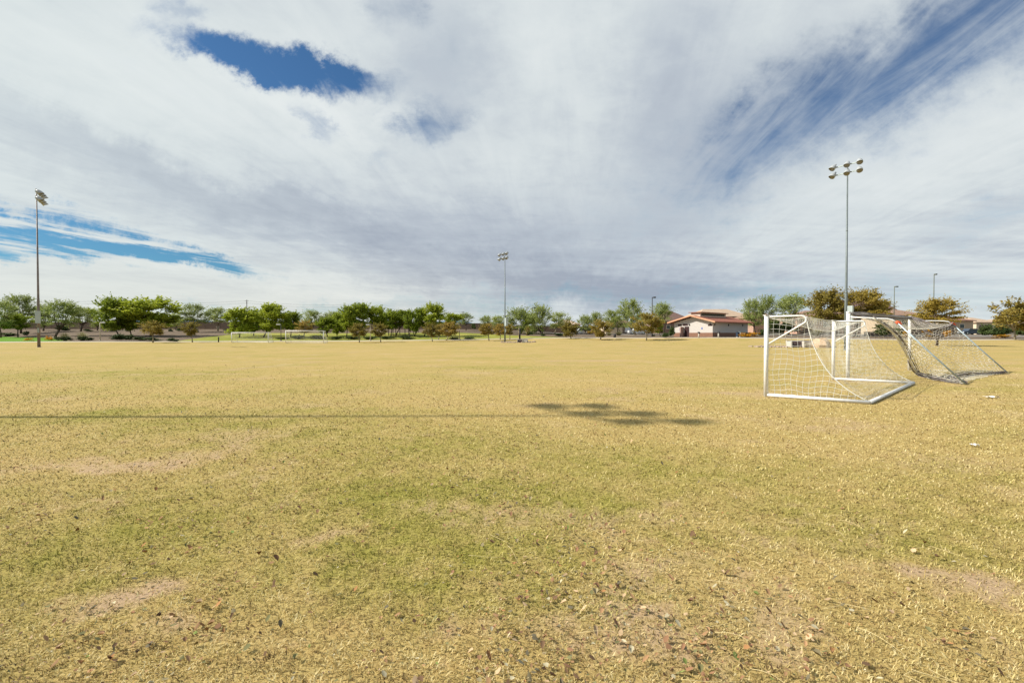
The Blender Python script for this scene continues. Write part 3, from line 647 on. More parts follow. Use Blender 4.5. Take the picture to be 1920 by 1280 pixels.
def far_goal(px0, px1, d, H, depth, label):
    x0, x1 = (px0 - CX) / FPX * d, (px1 - CX) / FPX * d; W = x1 - x0; z = ground((x0 + x1) / 2, d)
    t = thing('soccer_goal', (x0, d, z), label, 'soccer goal', 'soccer goals')
    for x in (0, W): m = MB(); m.tube([(x, 0, -.05), (x, 0, H)], .065, 10); m.build('post', WHITE, t)
    m = MB(); m.tube([(-.05, 0, H), (W + .05, 0, H)], .065, 10); m.build('crossbar', WHITE, t)
    m = MB(); m.tube([(0, 0, .05), (0, depth, .05), (W, depth, .05), (W, 0, .05)], .045, 8); m.build('base_bar', WHITE, t)
    for x in (0, W): m = MB(); m.tube([(x, 0, H - .02), (x, .9, H - .06), (x, depth, .08)], .03, 8); m.build('upper_support', ALU, t)
    m = MB(); n = int(W / .24)
    def S(u, v): return Vector((u * W, .9 + (depth - .9) * v, (H - .08) * (1 - v) - .18 * math.sin(math.pi * v)+.06))
    wires(m, S, n, 9, 8, .007)
    for x in (0, W): wires(m, lambda u, v: Vector((x, u * (.9 + (depth - .9) * v), (H - .05) * (1 - v) + .06)), 6, 9, 6, .007)
    wires(m, lambda u, v: Vector((u * W, v * .9, H - .05 - .08 * math.sin(math.pi * v))), n, 4, 5, .007)
    m.build('net', NETW, t)
far_goal(434.5, 503, 84.0, 1.85, 1.9, 'small white soccer goal at the far side, the left one of the two distant goals')
far_goal(536, 606.5, 82.0, 2.2, 2.0, 'larger distant white soccer goal, the right one of the two across the field')

# ------------------------------------------------------------------ foliage
def crown_mesh(name, kind, seed):
    r = np.random.default_rng(seed)
    cfg = dict(dense=(44, 190, .115, .032, .30), airy=(66, 95, .090, .021, .12), autumn=(34, 130, .115, .032, .22),
               olive=(66, 150, .092, .023, .22), shrub=(22, 150, .16, .05, .05), tuft=(1, 420, .3, .02, 0), flower=(12, 90, .16, .05, 0))[kind]
    nc, nl, cr, ls, zb = cfg; pts = []; tn = []
    lob = r.random(6) * 6.28
    if kind == 'tuft':
        a = r.random(nl) * 6.28; l = .5 + .5 * r.random(nl); ln = r.random(nl) * .9
        P0 = np.stack([np.cos(a) * .12 * r.random(nl), np.sin(a) * .12 * r.random(nl), np.zeros(nl)], 1)
        P1 = P0 + np.stack([np.cos(a) * np.sin(ln) * l * .62, np.sin(a) * np.sin(ln) * l * .62, np.cos(ln) * l], 1)
        side = np.stack([-np.sin(a), np.cos(a), np.zeros(nl)], 1) * .018
        V_ = np.stack([P0 - side, P0 + side, P1 + side * .2, P1 - side * .2], 1); T = np.repeat(r.random(nl)[:, None, None], 4, 1).repeat(3, 2)
    else:
        for i in range(nc):
            a = r.random() * 6.28; el = r.random() ** .95
            if kind in ('airy', 'olive'): zc = .10 + .80 * el; rad = (.24 + .20 * (el ** .5)) * (1 - .62 * max(0, el - .5) / .5)
            elif kind == 'autumn': zc = .12 + .72 * el; rad = .36 * math.sin(math.pi * min(1, .2 + .72 * el))
            elif kind in ('shrub', 'flower'): zc = .25 + .5 * el; rad = .33 * math.sqrt(max(.05, 1 - el * .8))
            else: zc = .13 + .74 * el; rad = .37 * math.sin(math.pi * min(1, .22 + .66 * el)) ** .8
            rad *= (.25 + .75 * r.random() ** .6) * (1 + .22 * math.sin(2 * a + lob[0]) + .12 * math.sin(5 * a + lob[1]))
            c = np.array([math.cos(a) * rad, math.sin(a) * rad, zc]); k = int(nl * (.6 + .8 * r.random())); q = cr * (.65 + .7 * r.random())
            dirv = c - np.array([0, 0, .25]); dirv /= np.linalg.norm(dirv) + 1e-6
            pp = r.normal(0, 1, (k, 3)); pp /= np.linalg.norm(pp, axis=1)[:, None]; pp *= (r.random(k) ** .45)[:, None] * q
            pp[:, 2] *= .72; pp += c + dirv * r.normal(0, q * .55, (k, 1)) * (1.3 if kind in ('airy', 'olive') else .7)
            pts.append(pp); tn.append(np.clip(r.normal(.5, .17, k) + (r.random() - .5) * .32, 0, 1))
        # sprigs reaching out of the outline
        for i in range({'dense': 44, 'airy': 70, 'autumn': 30, 'olive': 60}.get(kind, 5)):
            a = r.random() * 6.28; e = r.uniform(.1, 1.35); ln = r.uniform(.10, .24); base = np.array([math.cos(a) * math.cos(e) * .36, math.sin(a) * math.cos(e) * .36, .5 + .36 * math.sin(e)])
            d = np.array([math.cos(a) * math.cos(e), math.sin(a) * math.cos(e), math.sin(e) * .9 + .15]); k = 16
            tt = r.random((k, 1)); pts.append(base + d * tt * ln + r.normal(0, .012, (k, 3))); tn.append(np.clip(r.normal(.6, .15, k), 0, 1))
        pp = np.vstack(pts); tt = np.concatenate(tn); n = len(pp)
        nrm = r.normal(0, 1, (n, 3)) + np.array([0, 0, .5]); nrm /= np.linalg.norm(nrm, axis=1)[:, None]
        a1 = np.cross(nrm, r.normal(0, 1, (n, 3))); a1 /= np.linalg.norm(a1, axis=1)[:, None]; a2 = np.cross(nrm, a1)
        s = ls * (.6 + .8 * r.random((n, 1))); a1 = a1 * s * .8; a2 = a2 * s * .5
        V_ = np.stack([pp - a1, pp - a2, pp + a1, pp + a2], 1); V_[:, :, 2] = np.maximum(V_[:, :, 2], 0.0)
        T = np.repeat(tt[:, None, None], 4, 1).repeat(3, 2)
        if kind == 'shrub': pass
    n = len(V_)
    return fastmesh(name, V_.reshape(-1, 3), [4] * n, np.arange(n * 4), MAT['leaf_' + kind], T.reshape(-1, 3))
CROWN = {k: [crown_mesh('crown_' + k, k, 100 + i * 17 + len(k)) for i in range(v)] for k, v in dict(dense=5, airy=5, autumn=4, olive=3, shrub=4, tuft=2, flower=2).items()}
cnt = [0]
def tree(kind, px, yt, yb, wpx, d, label, tpx=None, bark=TRUNK, stems=1, group=None, thick=1.0):
    cnt[0] += 1; rr = random.Random(cnt[0] * 31)
    x = (px - CX) / FPX * d; tx = ((tpx if tpx is not None else px) - CX) / FPX * d
    zb = ground(tx, d) - .06; zt = CAMH - (yt - HY) / FPX * d; zc = CAMH - (yb - HY) / FPX * d; Wm = wpx / FPX * d; Hm = zt - zc
    nm = {'dense': 'shade_tree', 'airy': 'desert_tree', 'autumn': 'young_tree', 'olive': 'broad_tree'}[kind]
    t = thing(nm, (tx, d, zb), label, 'tree', group)
    m = MB(); th = (.055 + .012 * Wm) * thick; ox = x - tx
    c0 = Vector((ox, 0, zc - zb)); nb = {'dense': 8, 'airy': 10, 'autumn': 6, 'olive': 10}[kind]
    for s in range(stems):
        bx = (s - (stems - 1) / 2) * .35; fork = Vector((ox * .5 + bx * 1.6, rr.uniform(-.2, .2), max(.35, (zc - zb) * (.85 if stems == 1 else .6))))
        m.tube([Vector((bx * .4, 0, 0)), Vector((bx * .7 + ox * .2, .03, fork.z * .5)), fork], [th * 1.35, th, th * .82], 8)
        for b in range(nb // stems + 1):
            a = rr.random() * 6.28; q = rr.uniform(.12, .36); tip = Vector((ox + math.cos(a) * q * Wm, math.sin(a) * q * Wm, zc - zb + Hm * rr.uniform(.3, .86)))
            mid = fork.lerp(tip, .5) + Vector((math.cos(a) * .06 * Wm, math.sin(a) * .06 * Wm, -.05 * Hm))
            m.tube([fork, mid, tip], [th * .6, th * .36, th * .12], 5)
    m.build('trunk', bark, t)
    me = CROWN[kind][cnt[0] % len(CROWN[kind])]
    o = bpy.data.objects.new('crown', me); C.objects.link(o); o.parent = t
    k_ = {'dense': 1.24, 'airy': 1.14, 'autumn': 1.22, 'olive': 1.12}[kind]; o.location = (ox, 0, zc - zb - Hm * .12); o.scale = (Wm * k_, Wm * k_, Hm * 1.14); o.rotation_euler = (0, 0, rr.random() * 6.28)
    return t
def shrub(px, yt, wpx, d, label, kind='shrub', cat='shrub', name=None, group=None, deep=1.0):
    cnt[0] += 1; rr = random.Random(cnt[0] * 17); x = (px - CX) / FPX * d; z = ground(x, d) - .04; Hm = max(.35, CAMH - (yt - HY) / FPX * d - z); Wm = wpx / FPX * d
    me = CROWN[kind][cnt[0] % len(CROWN[kind])]; o = bpy.data.objects.new(name or {'shrub': 'shrub', 'tuft': 'grass_tuft', 'flower': 'flowering_shrub'}[kind], me); C.objects.link(o)
    o.location = (x, d, z); k = 1.25 if kind != 'tuft' else 1.0; o.scale = (Wm * k, Wm * k * deep, Hm * 1.4); o.rotation_euler = (0, 0, rr.choice([0, .4, -.4, 3.14]))
    return tag(o, label, cat, group)
#         kind    px  ytop ybot w  depth label
TREES = [
 ('airy', 2, 562, 612, 46, 112, 'dark desert tree cut by the left edge of the photo', None, 1),
 ('airy', 38, 554, 592, 62, 128, 'tall feathery tree just left of the leftmost floodlight pole', 40, 2),
 ('dense', 32, 588, 616, 44, 116, 'low dark rounded tree beneath the feathery one left of the floodlight pole', 34, 1),
 ('airy', 118, 564, 610, 64, 108, 'forked desert tree right of the leftmost floodlight pole', 103, 2),
 ('airy', 157, 576, 602, 46, 132, 'sparse small desert tree before the dark shade trees on the left', 152, 2),
 ('dense', 212, 557, 616, 52, 106, 'pointed bright shade tree beside the low path lamp on the left', 223, 1),
 ('dense', 285, 559, 612, 92, 108, 'widest shade tree on the left with dark branches at its right end', 283, 1),
 ('dense', 240, 574, 618, 46, 109, 'light green shade tree filling the gap between two larger ones', 247, 1),
 ('autumn', 287, 602, 626, 44, 83.5, 'pale olive sapling in front of the widest left shade tree', 287, 1),
 ('autumn', 357, 604, 628, 32, 86, 'rusty orange sapling alone on the lawn edge left of the goals', 361, 1),
 ('airy', 364, 571, 606, 54, 128, 'feathery tree before the wall behind the rusty sapling', 372, 2),
 ('airy', 409, 577, 604, 42, 136, 'smaller feathery tree before the brown wall', 409, 2),
 ('dense', 452, 576, 623, 48, 103, 'drooping lime green tree with a leaning trunk behind the left distant goal', 449, 1),
 ('dense', 508, 571, 619, 62, 104, 'big lime green tree between the two distant goals', 494, 1),
 ('dense', 549, 584, 617, 34, 107, 'dark shade tree above the left post of the right distant goal', 545, 1),
 ('autumn', 571, 601, 623, 32, 100, 'yellow orange tree behind the right distant goal', 570, 1),
 ('airy', 584, 582, 611, 42, 138, 'grey green feathery tree behind the yellow orange one', 586, 2),
 ('airy', 624, 584, 611, 40, 140, 'grey green feathery tree nearest to the utility pole', 626, 2),
 ('dense', 612, 596, 624, 38, 108, 'low rounded shade tree right of the distant goals', 614, 1),
 ('dense', 653, 573, 616, 34, 105, 'shade tree topped by a tuft left of the two olive saplings', 650, 1),
 ('dense', 677, 568, 613, 44, 107, 'tallest shade tree of the row behind the olive saplings', 683, 1),
 ('dense', 708, 575, 608, 38, 109, 'rounded shade tree between the tallest one and the picnic shelter', 704, 1),
 ('dense', 737, 580, 614, 34, 108, 'shade tree with a leaning trunk over the red picnic shelter', 733, 1),
 ('dense', 757, 582, 613, 30, 110, 'shade tree over the dark picnic shelter', 742, 1),
 ('dense', 771, 582, 620, 30, 105, 'slim shade tree in the middle of three close trunks', 767, 1),
 ('dense', 789, 577, 612, 32, 108, 'shade tree just left of the tall end tree of the row', 777, 1),
 ('dense', 812, 569, 609, 40, 106, 'tall end tree of the dark green row', 795, 1),
 ('dense', 848, 587, 609, 36, 110, 'small bright tree above the right olive saplings', 838, 1),
 ('airy', 872, 587, 608, 30, 140, 'thin tree beside the utility pole over the brown wall', 874, 1),
 ('airy', 82, 572, 610, 40, 138, 'hazy green tree in the gap right of the leftmost floodlight pole', None, 2),
 ('airy', 183, 580, 612, 40, 140, 'low green tree behind the short pale lamp post', None, 1),
 ('airy', 330, 588, 612, 26, 144, 'low green tree peeping over the wall left of the rusty sapling', None, 1),
 ('dense', 476, 580, 622, 40, 110, 'lime green tree bridging the two biggest ones by the left distant goal', None, 1),
 ('dense', 632, 588, 624, 34, 112, 'green tree filling the gap left of the tallest of the row', None, 1),
 ('dense', 722, 586, 616, 34, 116, 'shade tree set back behind the salmon roofed shelter', None, 1),
 ('dense', 992, 588, 620, 34, 128, 'green tree closing the gap beside the tall loose tree', None, 1),
 ('airy', 1158, 592, 614, 40, 126, 'low green tree before the garage house, left of the tallest feathery one', None, 1),
 ('airy', 1204, 586, 616, 32, 124, 'green tree between the tallest feathery one and the golden brown tree', None, 1),
 ('autumn', 672, 606, 630, 34, 84, 'olive sapling left of the short path lamp', 674, 1),
 ('autumn', 711, 606, 629, 30, 86, 'olive sapling right of the short path lamp', 714, 1),
 ('autumn', 807, 605, 630, 26, 88, 'straw coloured sapling under the tall end tree', 811, 1),
 ('autumn', 825, 607, 628, 22, 96, 'small olive sapling between two wider ones', 822, 1),
 ('autumn', 844, 603, 629, 34, 93, 'wide olive tree leaning beside the lamp at the lawn edge', 837, 1),
 ('airy', 912, 592, 612, 28, 138, 'small green tree at the end of the brown wall', 913, 1),
 ('airy', 934, 592, 614, 32, 132, 'small bright tree left of the middle floodlight pole', 935, 1),
 ('autumn', 914, 606, 627, 30, 92, 'orange sapling farthest left of the middle floodlight pole', 917, 1),
 ('autumn', 938, 607, 628, 24, 97, 'orange sapling close beside the middle floodlight pole', 938, 1),
 ('autumn', 956, 607, 626, 20, 99, 'reddish sapling just right of the middle floodlight pole', 956, 1),
 ('airy', 974, 578, 622, 60, 120, 'round full green tree right of the middle floodlight pole', 978, 2),
 ('airy', 1013, 572, 620, 46, 116, 'tall loose tree beside the dark street lamp', 1017, 2),
 ('airy', 1047, 586, 614, 42, 120, 'leaning tree with a bare pale trunk', 1040, 1),
 ('autumn', 989, 612, 628, 10, 112, 'narrow rust brown sapling under the round green tree', 989, 1),
 ('autumn', 1067, 601, 629, 34, 96, 'brown orange tree left of the parked white car', 1071, 1),
 ('airy', 1097, 591, 621, 30, 116, 'green tree above the parked dark car', 1098, 1),
 ('airy', 1118, 585, 616, 28, 118, 'taller green tree above the red car', 1120, 1),
 ('autumn', 1127, 600, 630, 42, 90, 'broad brown orange tree in front of the red car', 1126, 1),
 ('airy', 1146, 582, 610, 36, 122, 'green tree over the left end of the garage house', 1165, 1),
 ('airy', 1182, 562, 612, 48, 112, 'tallest feathery tree, over the garage house', 1192, 2),
 ('autumn', 1213, 587, 622, 50, 84, 'golden brown tree in front of the black street lamp', 1212, 1),
 ('airy', 1240, 568, 602, 42, 116, 'rounded feathery tree left of the restroom building', 1246, 1),
 ('dense', 1235, 604, 624, 16, 98, 'tiny green tree with a white trunk beside the restroom', 1238, 1),
 ('airy', 1409, 562, 610, 42, 110, 'airy tree at the right end of the restroom building', 1417, 1),
 ('airy', 1437, 555, 606, 42, 114, 'tallest airy tree right of the restroom', 1432, 1),
 ('airy', 1484, 553, 602, 60, 110, 'bright green airy tree above the near goal net', 1478, 2),
 ('olive', 1551, 543, 604, 74, 98, 'broad brownish tree directly left of the right floodlight pole', 1561, 1),
 ('olive', 1614, 542, 594, 78, 98, 'broad brownish tree directly right of the right floodlight pole', 1604, 1),
 ('olive', 1652, 563, 596, 44, 104, 'olive tree in front of the dark gabled roof', 1650, 1),
 ('olive', 1758, 560, 606, 76, 62, 'spreading olive tree behind the right end of the larger goal', 1757, 1),
 ('autumn', 1901, 561, 616, 72, 80, 'golden brown tree with a pale trunk at the right edge', 1903, 1),
]
PALEB = {1903, 1040, 1192, 1165, 1238, 372, 409}
for (k, px, yt, yb, wd, d, lab, tp, st) in TREES:
    tree(k, px, yt, yb, wd, d, lab, tp, TRUNKL if tp in PALEB or k == 'autumn' else TRUNK, st, group={'dense': 'green shade trees beyond the field', 'airy': 'feathery desert trees beyond the field', 'autumn': 'young trees turning brown', 'olive': 'broad brownish trees on the right'}[k])

S = [
 (54, 635, 15, 89.5, 'low yellow green shrub at the path, left of the leftmost pole', 'flower'), (92, 632, 16, 90, 'yellow flowering shrub at the foot of the leftmost pole', 'flower'),
 (108, 633, 12, 90, 'small grey shrub between the yellow shrub and the tall tuft', 'shrub'), (122, 627, 22, 90.5, 'pale feathery tuft, the left one of two on the path edge', 'tuft'), (124, 633, 22, 90, 'dark shrub in front of the left pale tuft', 'shrub'),
 (155, 626, 26, 90.5, 'pale feathery tuft, the right one of two on the path edge', 'tuft'), (154, 632, 22, 90, 'dark shrub in front of the right pale tuft', 'shrub'), (168, 634, 14, 90, 'small dark shrub left of the short lamp post', 'shrub'),
 (222, 629, 26, 90, 'round dark hedge shrub just right of the short lamp post', 'shrub'), (243, 630, 22, 90.5, 'dark hedge shrub second from the short lamp post', 'shrub'), (262, 633, 24, 90, 'dark hedge shrub third from the short lamp post', 'shrub'), (285, 634, 26, 90, 'dark hedge shrub under the pale olive sapling', 'shrub'), (321, 635, 16, 89.8, 'grey shrub at the end of the left hedge', 'shrub'), (331, 638, 12, 89.5, 'flat grey shrub ending the left planting', 'shrub'),
 (118, 612, 22, 132, 'green bush on the gravel bank behind the forked desert tree', 'shrub'), (165, 618, 14, 130, 'small bush on the gravel bank right of the forked tree', 'shrub'), (212, 616, 13, 130, 'small bush on the gravel bank under the pointed tree', 'shrub'), (240, 617, 10, 130, 'little bush left of the widest shade tree trunk', 'shrub'), (300, 620, 9, 128, 'little dark bush right of the widest shade tree trunk', 'shrub'), (320, 618, 8, 130, 'lone dark bush on the gravel bank', 'shrub'),
 (338, 616, 12, 132, 'double dark bush beside the rusty sapling', 'shrub'), (50, 623, 12, 118, 'dark bush at the corner of the bright lawn', 'shrub'), (14, 625, 40, 121, 'olive hedge behind the bright lawn', 'shrub'), (425, 617, 14, 140, 'dark bush before the brown wall', 'shrub'),
 (530, 633, 26, 98, 'low dark shrub standing in for tree shade between the distant goals', 'shrub'), (560, 630, 30, 98, 'low dark shrub standing in for tree shade behind the left half of the right distant goal', 'shrub'), (595, 630, 30, 98, 'low dark shrub standing in for tree shade behind the right half of the right distant goal', 'shrub'), (630, 632, 30, 97, 'low dark shrub standing in for the shadow under the rounded shade tree', 'shrub'), (662, 632, 30, 97, 'low dark shrub standing in for tree shade behind the left olive sapling', 'shrub'), (695, 632, 32, 97.5, 'low dark shrub standing in for tree shade behind the short lamp', 'shrub'), (728, 631, 32, 98, 'low dark shrub standing in for tree shade under the picnic shelter', 'shrub'), (762, 631, 32, 98, 'low dark shrub standing in for the shadow under the three close trunks', 'shrub'),  # dark shrubs added in place of tree shadows on the ground
 (852, 634, 22, 97, 'brown bramble at the lamp on the lawn edge', 'shrub'), (880, 634, 26, 98, 'olive bramble right of the lawn edge lamp', 'shrub'), (888, 609, 9, 146, 'little bush against the end of the brown wall', 'shrub'),
 (994, 623, 14, 112, 'dark bush under the tall loose tree', 'shrub'), (1018, 627, 10, 108, 'yellowish bush at the foot of the tall loose tree', 'shrub'), (1048, 626, 20, 106, 'row of dry bushes under the leaning tree', 'shrub'), (1160, 623, 18, 108, 'grey dry bush beside the black litter bin', 'tuft'), (1142, 624, 16, 108, 'grey dry bush left of the black litter bin', 'tuft'),
 (1225, 629, 7, 100, 'tiny bush at the foot of the black street lamp', 'shrub'), (1248, 626, 16, 90, 'clipped green hedge left of the restroom', 'shrub'), (1260, 617, 11, 92, 'round light green bush touching the restroom wall', 'shrub'),
 (1395, 626, 26, 85, 'orange flowering shrub beside the electrical cabinets', 'flower'), (1412, 625, 22, 86, 'orange flowering shrub at the end of the restroom', 'flower'), (1430, 620, 20, 92, 'clipped green hedge right of the restroom', 'shrub'), (1452, 606, 30, 106, 'dark hedge under the tallest airy tree', 'shrub'), (1480, 606, 34, 106, 'dark hedge behind the near goal net', 'shrub'),
 (1655, 612, 30, 88, 'grey green hedge seen through the larger goal', 'shrub'), (1690, 614, 24, 90, 'dark hedge behind the post of the larger goal', 'shrub'), (1740, 622, 20, 84, 'yellow flowering shrub under the spreading olive tree', 'flower'), (1775, 619, 16, 84, 'orange flowering shrub right of the orange goal joint', 'flower'),
 (1848, 614, 22, 96, 'green bush before the small garage house', 'shrub'), (1875, 613, 40, 90, 'wide grey green hedge left of the right edge tree', 'shrub'), (1882, 629, 34, 84, 'orange flower bed before the grey green hedge', 'flower'), (1915, 614, 22, 92, 'green hedge at the right edge of the photo', 'shrub'), (1700, 622, 20, 86, 'yellow flowering shrub seen through the larger goal', 'flower'), (1530, 620, 30, 100, 'grey bush row before the tan house', 'tuft'),
]
for (px, yt, wd, d, lab, kd) in S: shrub(px, yt, wd, d, lab, kd, 'flowering shrub' if kd == 'flower' else ('ornamental grass' if kd == 'tuft' else 'shrub'), deep=.8)

# ------------------------------------------------------------------ boundary wall
def boundary_wall(px0, px1, d, ytop, label, col):
    t = thing('boundary_wall', P(px0, 617, d) * 1.0, label, 'wall'); o0 = t.location.copy(); m = MB(); cp = MB(); x0, x1 = (px0 - CX) / FPX * d, (px1 - CX) / FPX * d; n = max(2, int((x1 - x0) / 5))
    for i in range(n):
        a, b = x0 + (x1 - x0) * i / n, x0 + (x1 - x0) * (i + 1) / n; z = ground((a + b) / 2, d) - .4; zt = CAMH - (ytop + max(0, (CX + FPX * a / d - 640) / 90) - HY) / FPX * d + .05 * math.sin(i * .3)
        m.box(a - o0.x + .2, b - o0.x - .2, -.10, .10, z - o0.z, zt - o0.z - .08); cp.box(a - o0.x + .2, b - o0.x - .2, -.13, .13, zt - o0.z - .08, zt - o0.z)
    m.build('panel', col, t); cp.build('coping', mat('wall_coping', (.09, .065, .055), .9), t)
    pm = MB()
    for i in range(n + 1):
        a = x0 + (x1 - x0) * i / n; z = ground(a, d) - .4; zt = CAMH - (ytop + max(0, (CX + FPX * a / d - 640) / 90) - HY) / FPX * d + .05 * math.sin(i * .3) + .12; pm.box(a - o0.x - .2, a - o0.x + .2, -.18, .18, z - o0.z, zt - o0.z)
    pm.build('pillars', col, t)['kind'] = 'stuff'
WALLM = mat('brown_block_wall', (.235, .165, .12), .95, 0, .15, 2, .3)
boundary_wall(-420, 958, 151, 603.5, 'long dark brown block wall behind the trees on the left', WALLM)
boundary_wall(962, 1110, 146, 607, 'shorter brown block wall behind the trees right of the middle pole', mat('brown_block_wall_b', (.20, .14, .10), .95, 0, .15, 2, .3))

# ------------------------------------------------------------------ houses
def roofmat(name, col): return mat(name, col, .9, 0, .16, 1.5, .4)
TILE_D = roofmat('dark_brown_tile', (.15, .09, .075)); TILE_T = roofmat('tan_tile', (.42, .31, .22)); TILE_R = roofmat('red_brown_tile', (.22, .12, .085)); TILE_B = roofmat('brown_tile', (.27, .17, .12))
ST_T = mat('tan_stucco', (.46, .37, .26), .95, 0, .06, 1); ST_P = mat('pink_tan_stucco', (.42, .27, .20), .95, 0, .06, 1); ST_B = mat('brown_stucco', (.22, .15, .12), .95, 0, .08, 1); ST_C = mat('cream_stucco', (.62, .52, .38), .95, 0, .05, 1)
TRIM = mat('cream_trim', (.66, .60, .48), .8); GAR = mat('garage_door_paint', (.20, .15, .12), .7)
def house(px0, px1, d, yb, ye, yp, depth, wallm, roofm, label, wins=(), doors=(), garage=(), hip=True, rz=0.0, ridge=.5):
    """front facade between two bearings at depth d; eaves and ridge heights from the photo rows"""
    x0, x1 = (px0 - CX) / FPX * d, (px1 - CX) / FPX * d; W = x1 - x0; z0 = min(ground(x0, d), ground(x1, d)) - .2
    he = CAMH - (ye - HY) / FPX * d - z0; hp = CAMH - (yp - HY) / FPX * (d + depth * .4) - z0
    t = thing('house', ((x0 + x1) / 2, d, z0), label, 'house', 'houses along the street', rz); w2 = W / 2
    m = MB(); m.box(-w2, w2, 0, depth, 0, he); m.build('wall', wallm, t)
    o = .5; rise = max(.6, hp - he); inset = min(w2 * .95, depth * ridge) if hip else -.0
    m = MB(); fy, by = -o, depth + o; my = depth / 2; L_, R_ = -w2 - o, w2 + o; e = .16
    vs = [(L_, fy, he + .003), (R_, fy, he + .003), (R_, by, he + .003), (L_, by, he + .003), (L_, fy, he + e), (R_, fy, he + e), (R_, by, he + e), (L_, by, he + e), (L_ + inset, my, he + e + rise), (R_ - inset, my, he + e + rise)]
    m.add(vs, [(0, 3, 2, 1), (0, 1, 5, 4), (1, 2, 6, 5), (2, 3, 7, 6), (3, 0, 4, 7), (4, 5, 9, 8), (6, 7, 8, 9), (5, 6, 9), (7, 4, 8)])
    m.build('roof', roofm, t)
    for (a, b, c, e_) in wins:      # px positions and rows
        xa, xb = (a - (px0 + px1) / 2) / FPX * d, (b - (px0 + px1) / 2) / FPX * d; za = CAMH - (e_ - HY) / FPX * d - z0; zb_ = CAMH - (c - HY) / FPX * d - z0
        m = MB(); f = .12
        m.box(xa - f, xb + f, -.06, -.003, zb_, zb_ + f); m.box(xa - f, xb + f, -.06, -.003, za - f, za); m.box(xa - f, xa, -.06, -.003, za, zb_); m.box(xb, xb + f, -.06, -.003, za, zb_)
        wn = m.build('window', TRIM, t); m = MB(); m.box(xa, xb, -.03, -.004, za, zb_); m.build('pane', GLASSD, wn)
    for (a, b, c) in garage:
        xa, xb = (a - (px0 + px1) / 2) / FPX * d, (b - (px0 + px1) / 2) / FPX * d; zb_ = CAMH - (c - HY) / FPX * d - z0
        m = MB()
        for k in range(4): m.box(xa, xb, -.05, -.004, .2 + (zb_ - .2) * k / 4 + .02, .2 + (zb_ - .2) * (k + 1) / 4 - .02)
        g = m.build('garage_door', GAR, t); m = MB(); m.box(xa - .15, xb + .15, -.08, -.003, zb_, zb_ + .15); m.build('lintel', TRIM, g)
    for (a, b, c) in doors:
        xa, xb = (a - (px0 + px1) / 2) / FPX * d, (b - (px0 + px1) / 2) / FPX * d; zb_ = CAMH - (c - HY) / FPX * d - z0
        m = MB(); m.box(xa, xb, -.05, -.003, .1, zb_); m.build('door', GAR, t)
    return t
house(1040, 1088, 150, 624, 609, 600, 11, ST_C, TILE_T, 'low cream house with tan roof behind the leaning tree', wins=[(1052, 1060, 613, 619)])
house(1136, 1192, 135, 624, 607, 599, 12, ST_C, TILE_B, 'cream house with an open dark garage behind the golden brown tree', wins=[(1144, 1152, 610, 617)], garage=[(1167, 1184, 609)])
house(1236, 1300, 132, 625, 603, 583, 14, ST_B, TILE_D, 'brown house with a dark tiled roof left of the restroom', wins=[(1250, 1256, 610, 616)], ridge=.35)
house(1312, 1408, 150, 625, 594, 580, 16, ST_T, TILE_T, 'large house whose pale tan roof rises behind the restroom', wins=[(1330, 1338, 600, 607)], ridge=.3)
house(1412, 1462, 132, 625, 596, 585, 12, ST_P, TILE_B, 'pinkish stucco house seen through the left part of the near goal net', wins=[(1440, 1447, 602, 610)], doors=[(1453, 1458, 606)])
house(1494, 1602, 122, 625, 598, 583, 14, ST_P, TILE_B, 'wide tan house with a cream framed window behind the near goal', wins=[(1543, 1553, 602, 612), (1575, 1583, 604, 612)], garage=[(1504, 1526, 605)])
house(1600, 1676, 150, 625, 581, 563, 14, ST_B, TILE_D, 'tall brown house with a dark gabled roof behind the olive tree', wins=[(1625, 1634, 588, 596), (1650, 1658, 588, 596)], hip=False)
house(1676, 1742, 126, 626, 592, 581, 12, ST_T, TILE_B, 'tan house with a brown roof right of the dark gabled one', wins=[(1690, 1700, 600, 608)], garage=[(1708, 1730, 602)])
house(1762, 1824, 128, 626, 602, 591, 12, ST_T, TILE_R, 'tan house with a red brown roof right of the spreading olive tree', doors=[(1783, 1789, 605)], wins=[(1799, 1807, 608, 615)])
house(1830, 1868, 134, 626, 605, 596, 10, ST_C, TILE_T, 'small cream garage house with a tan roof near the right edge', garage=[(1836, 1860, 609)])
house(1874, 1990, 138, 626, 606, 598, 12, ST_C, TILE_T, 'cream house partly hidden by the golden tree at the right edge', wins=[(1890, 1897, 611, 617)])

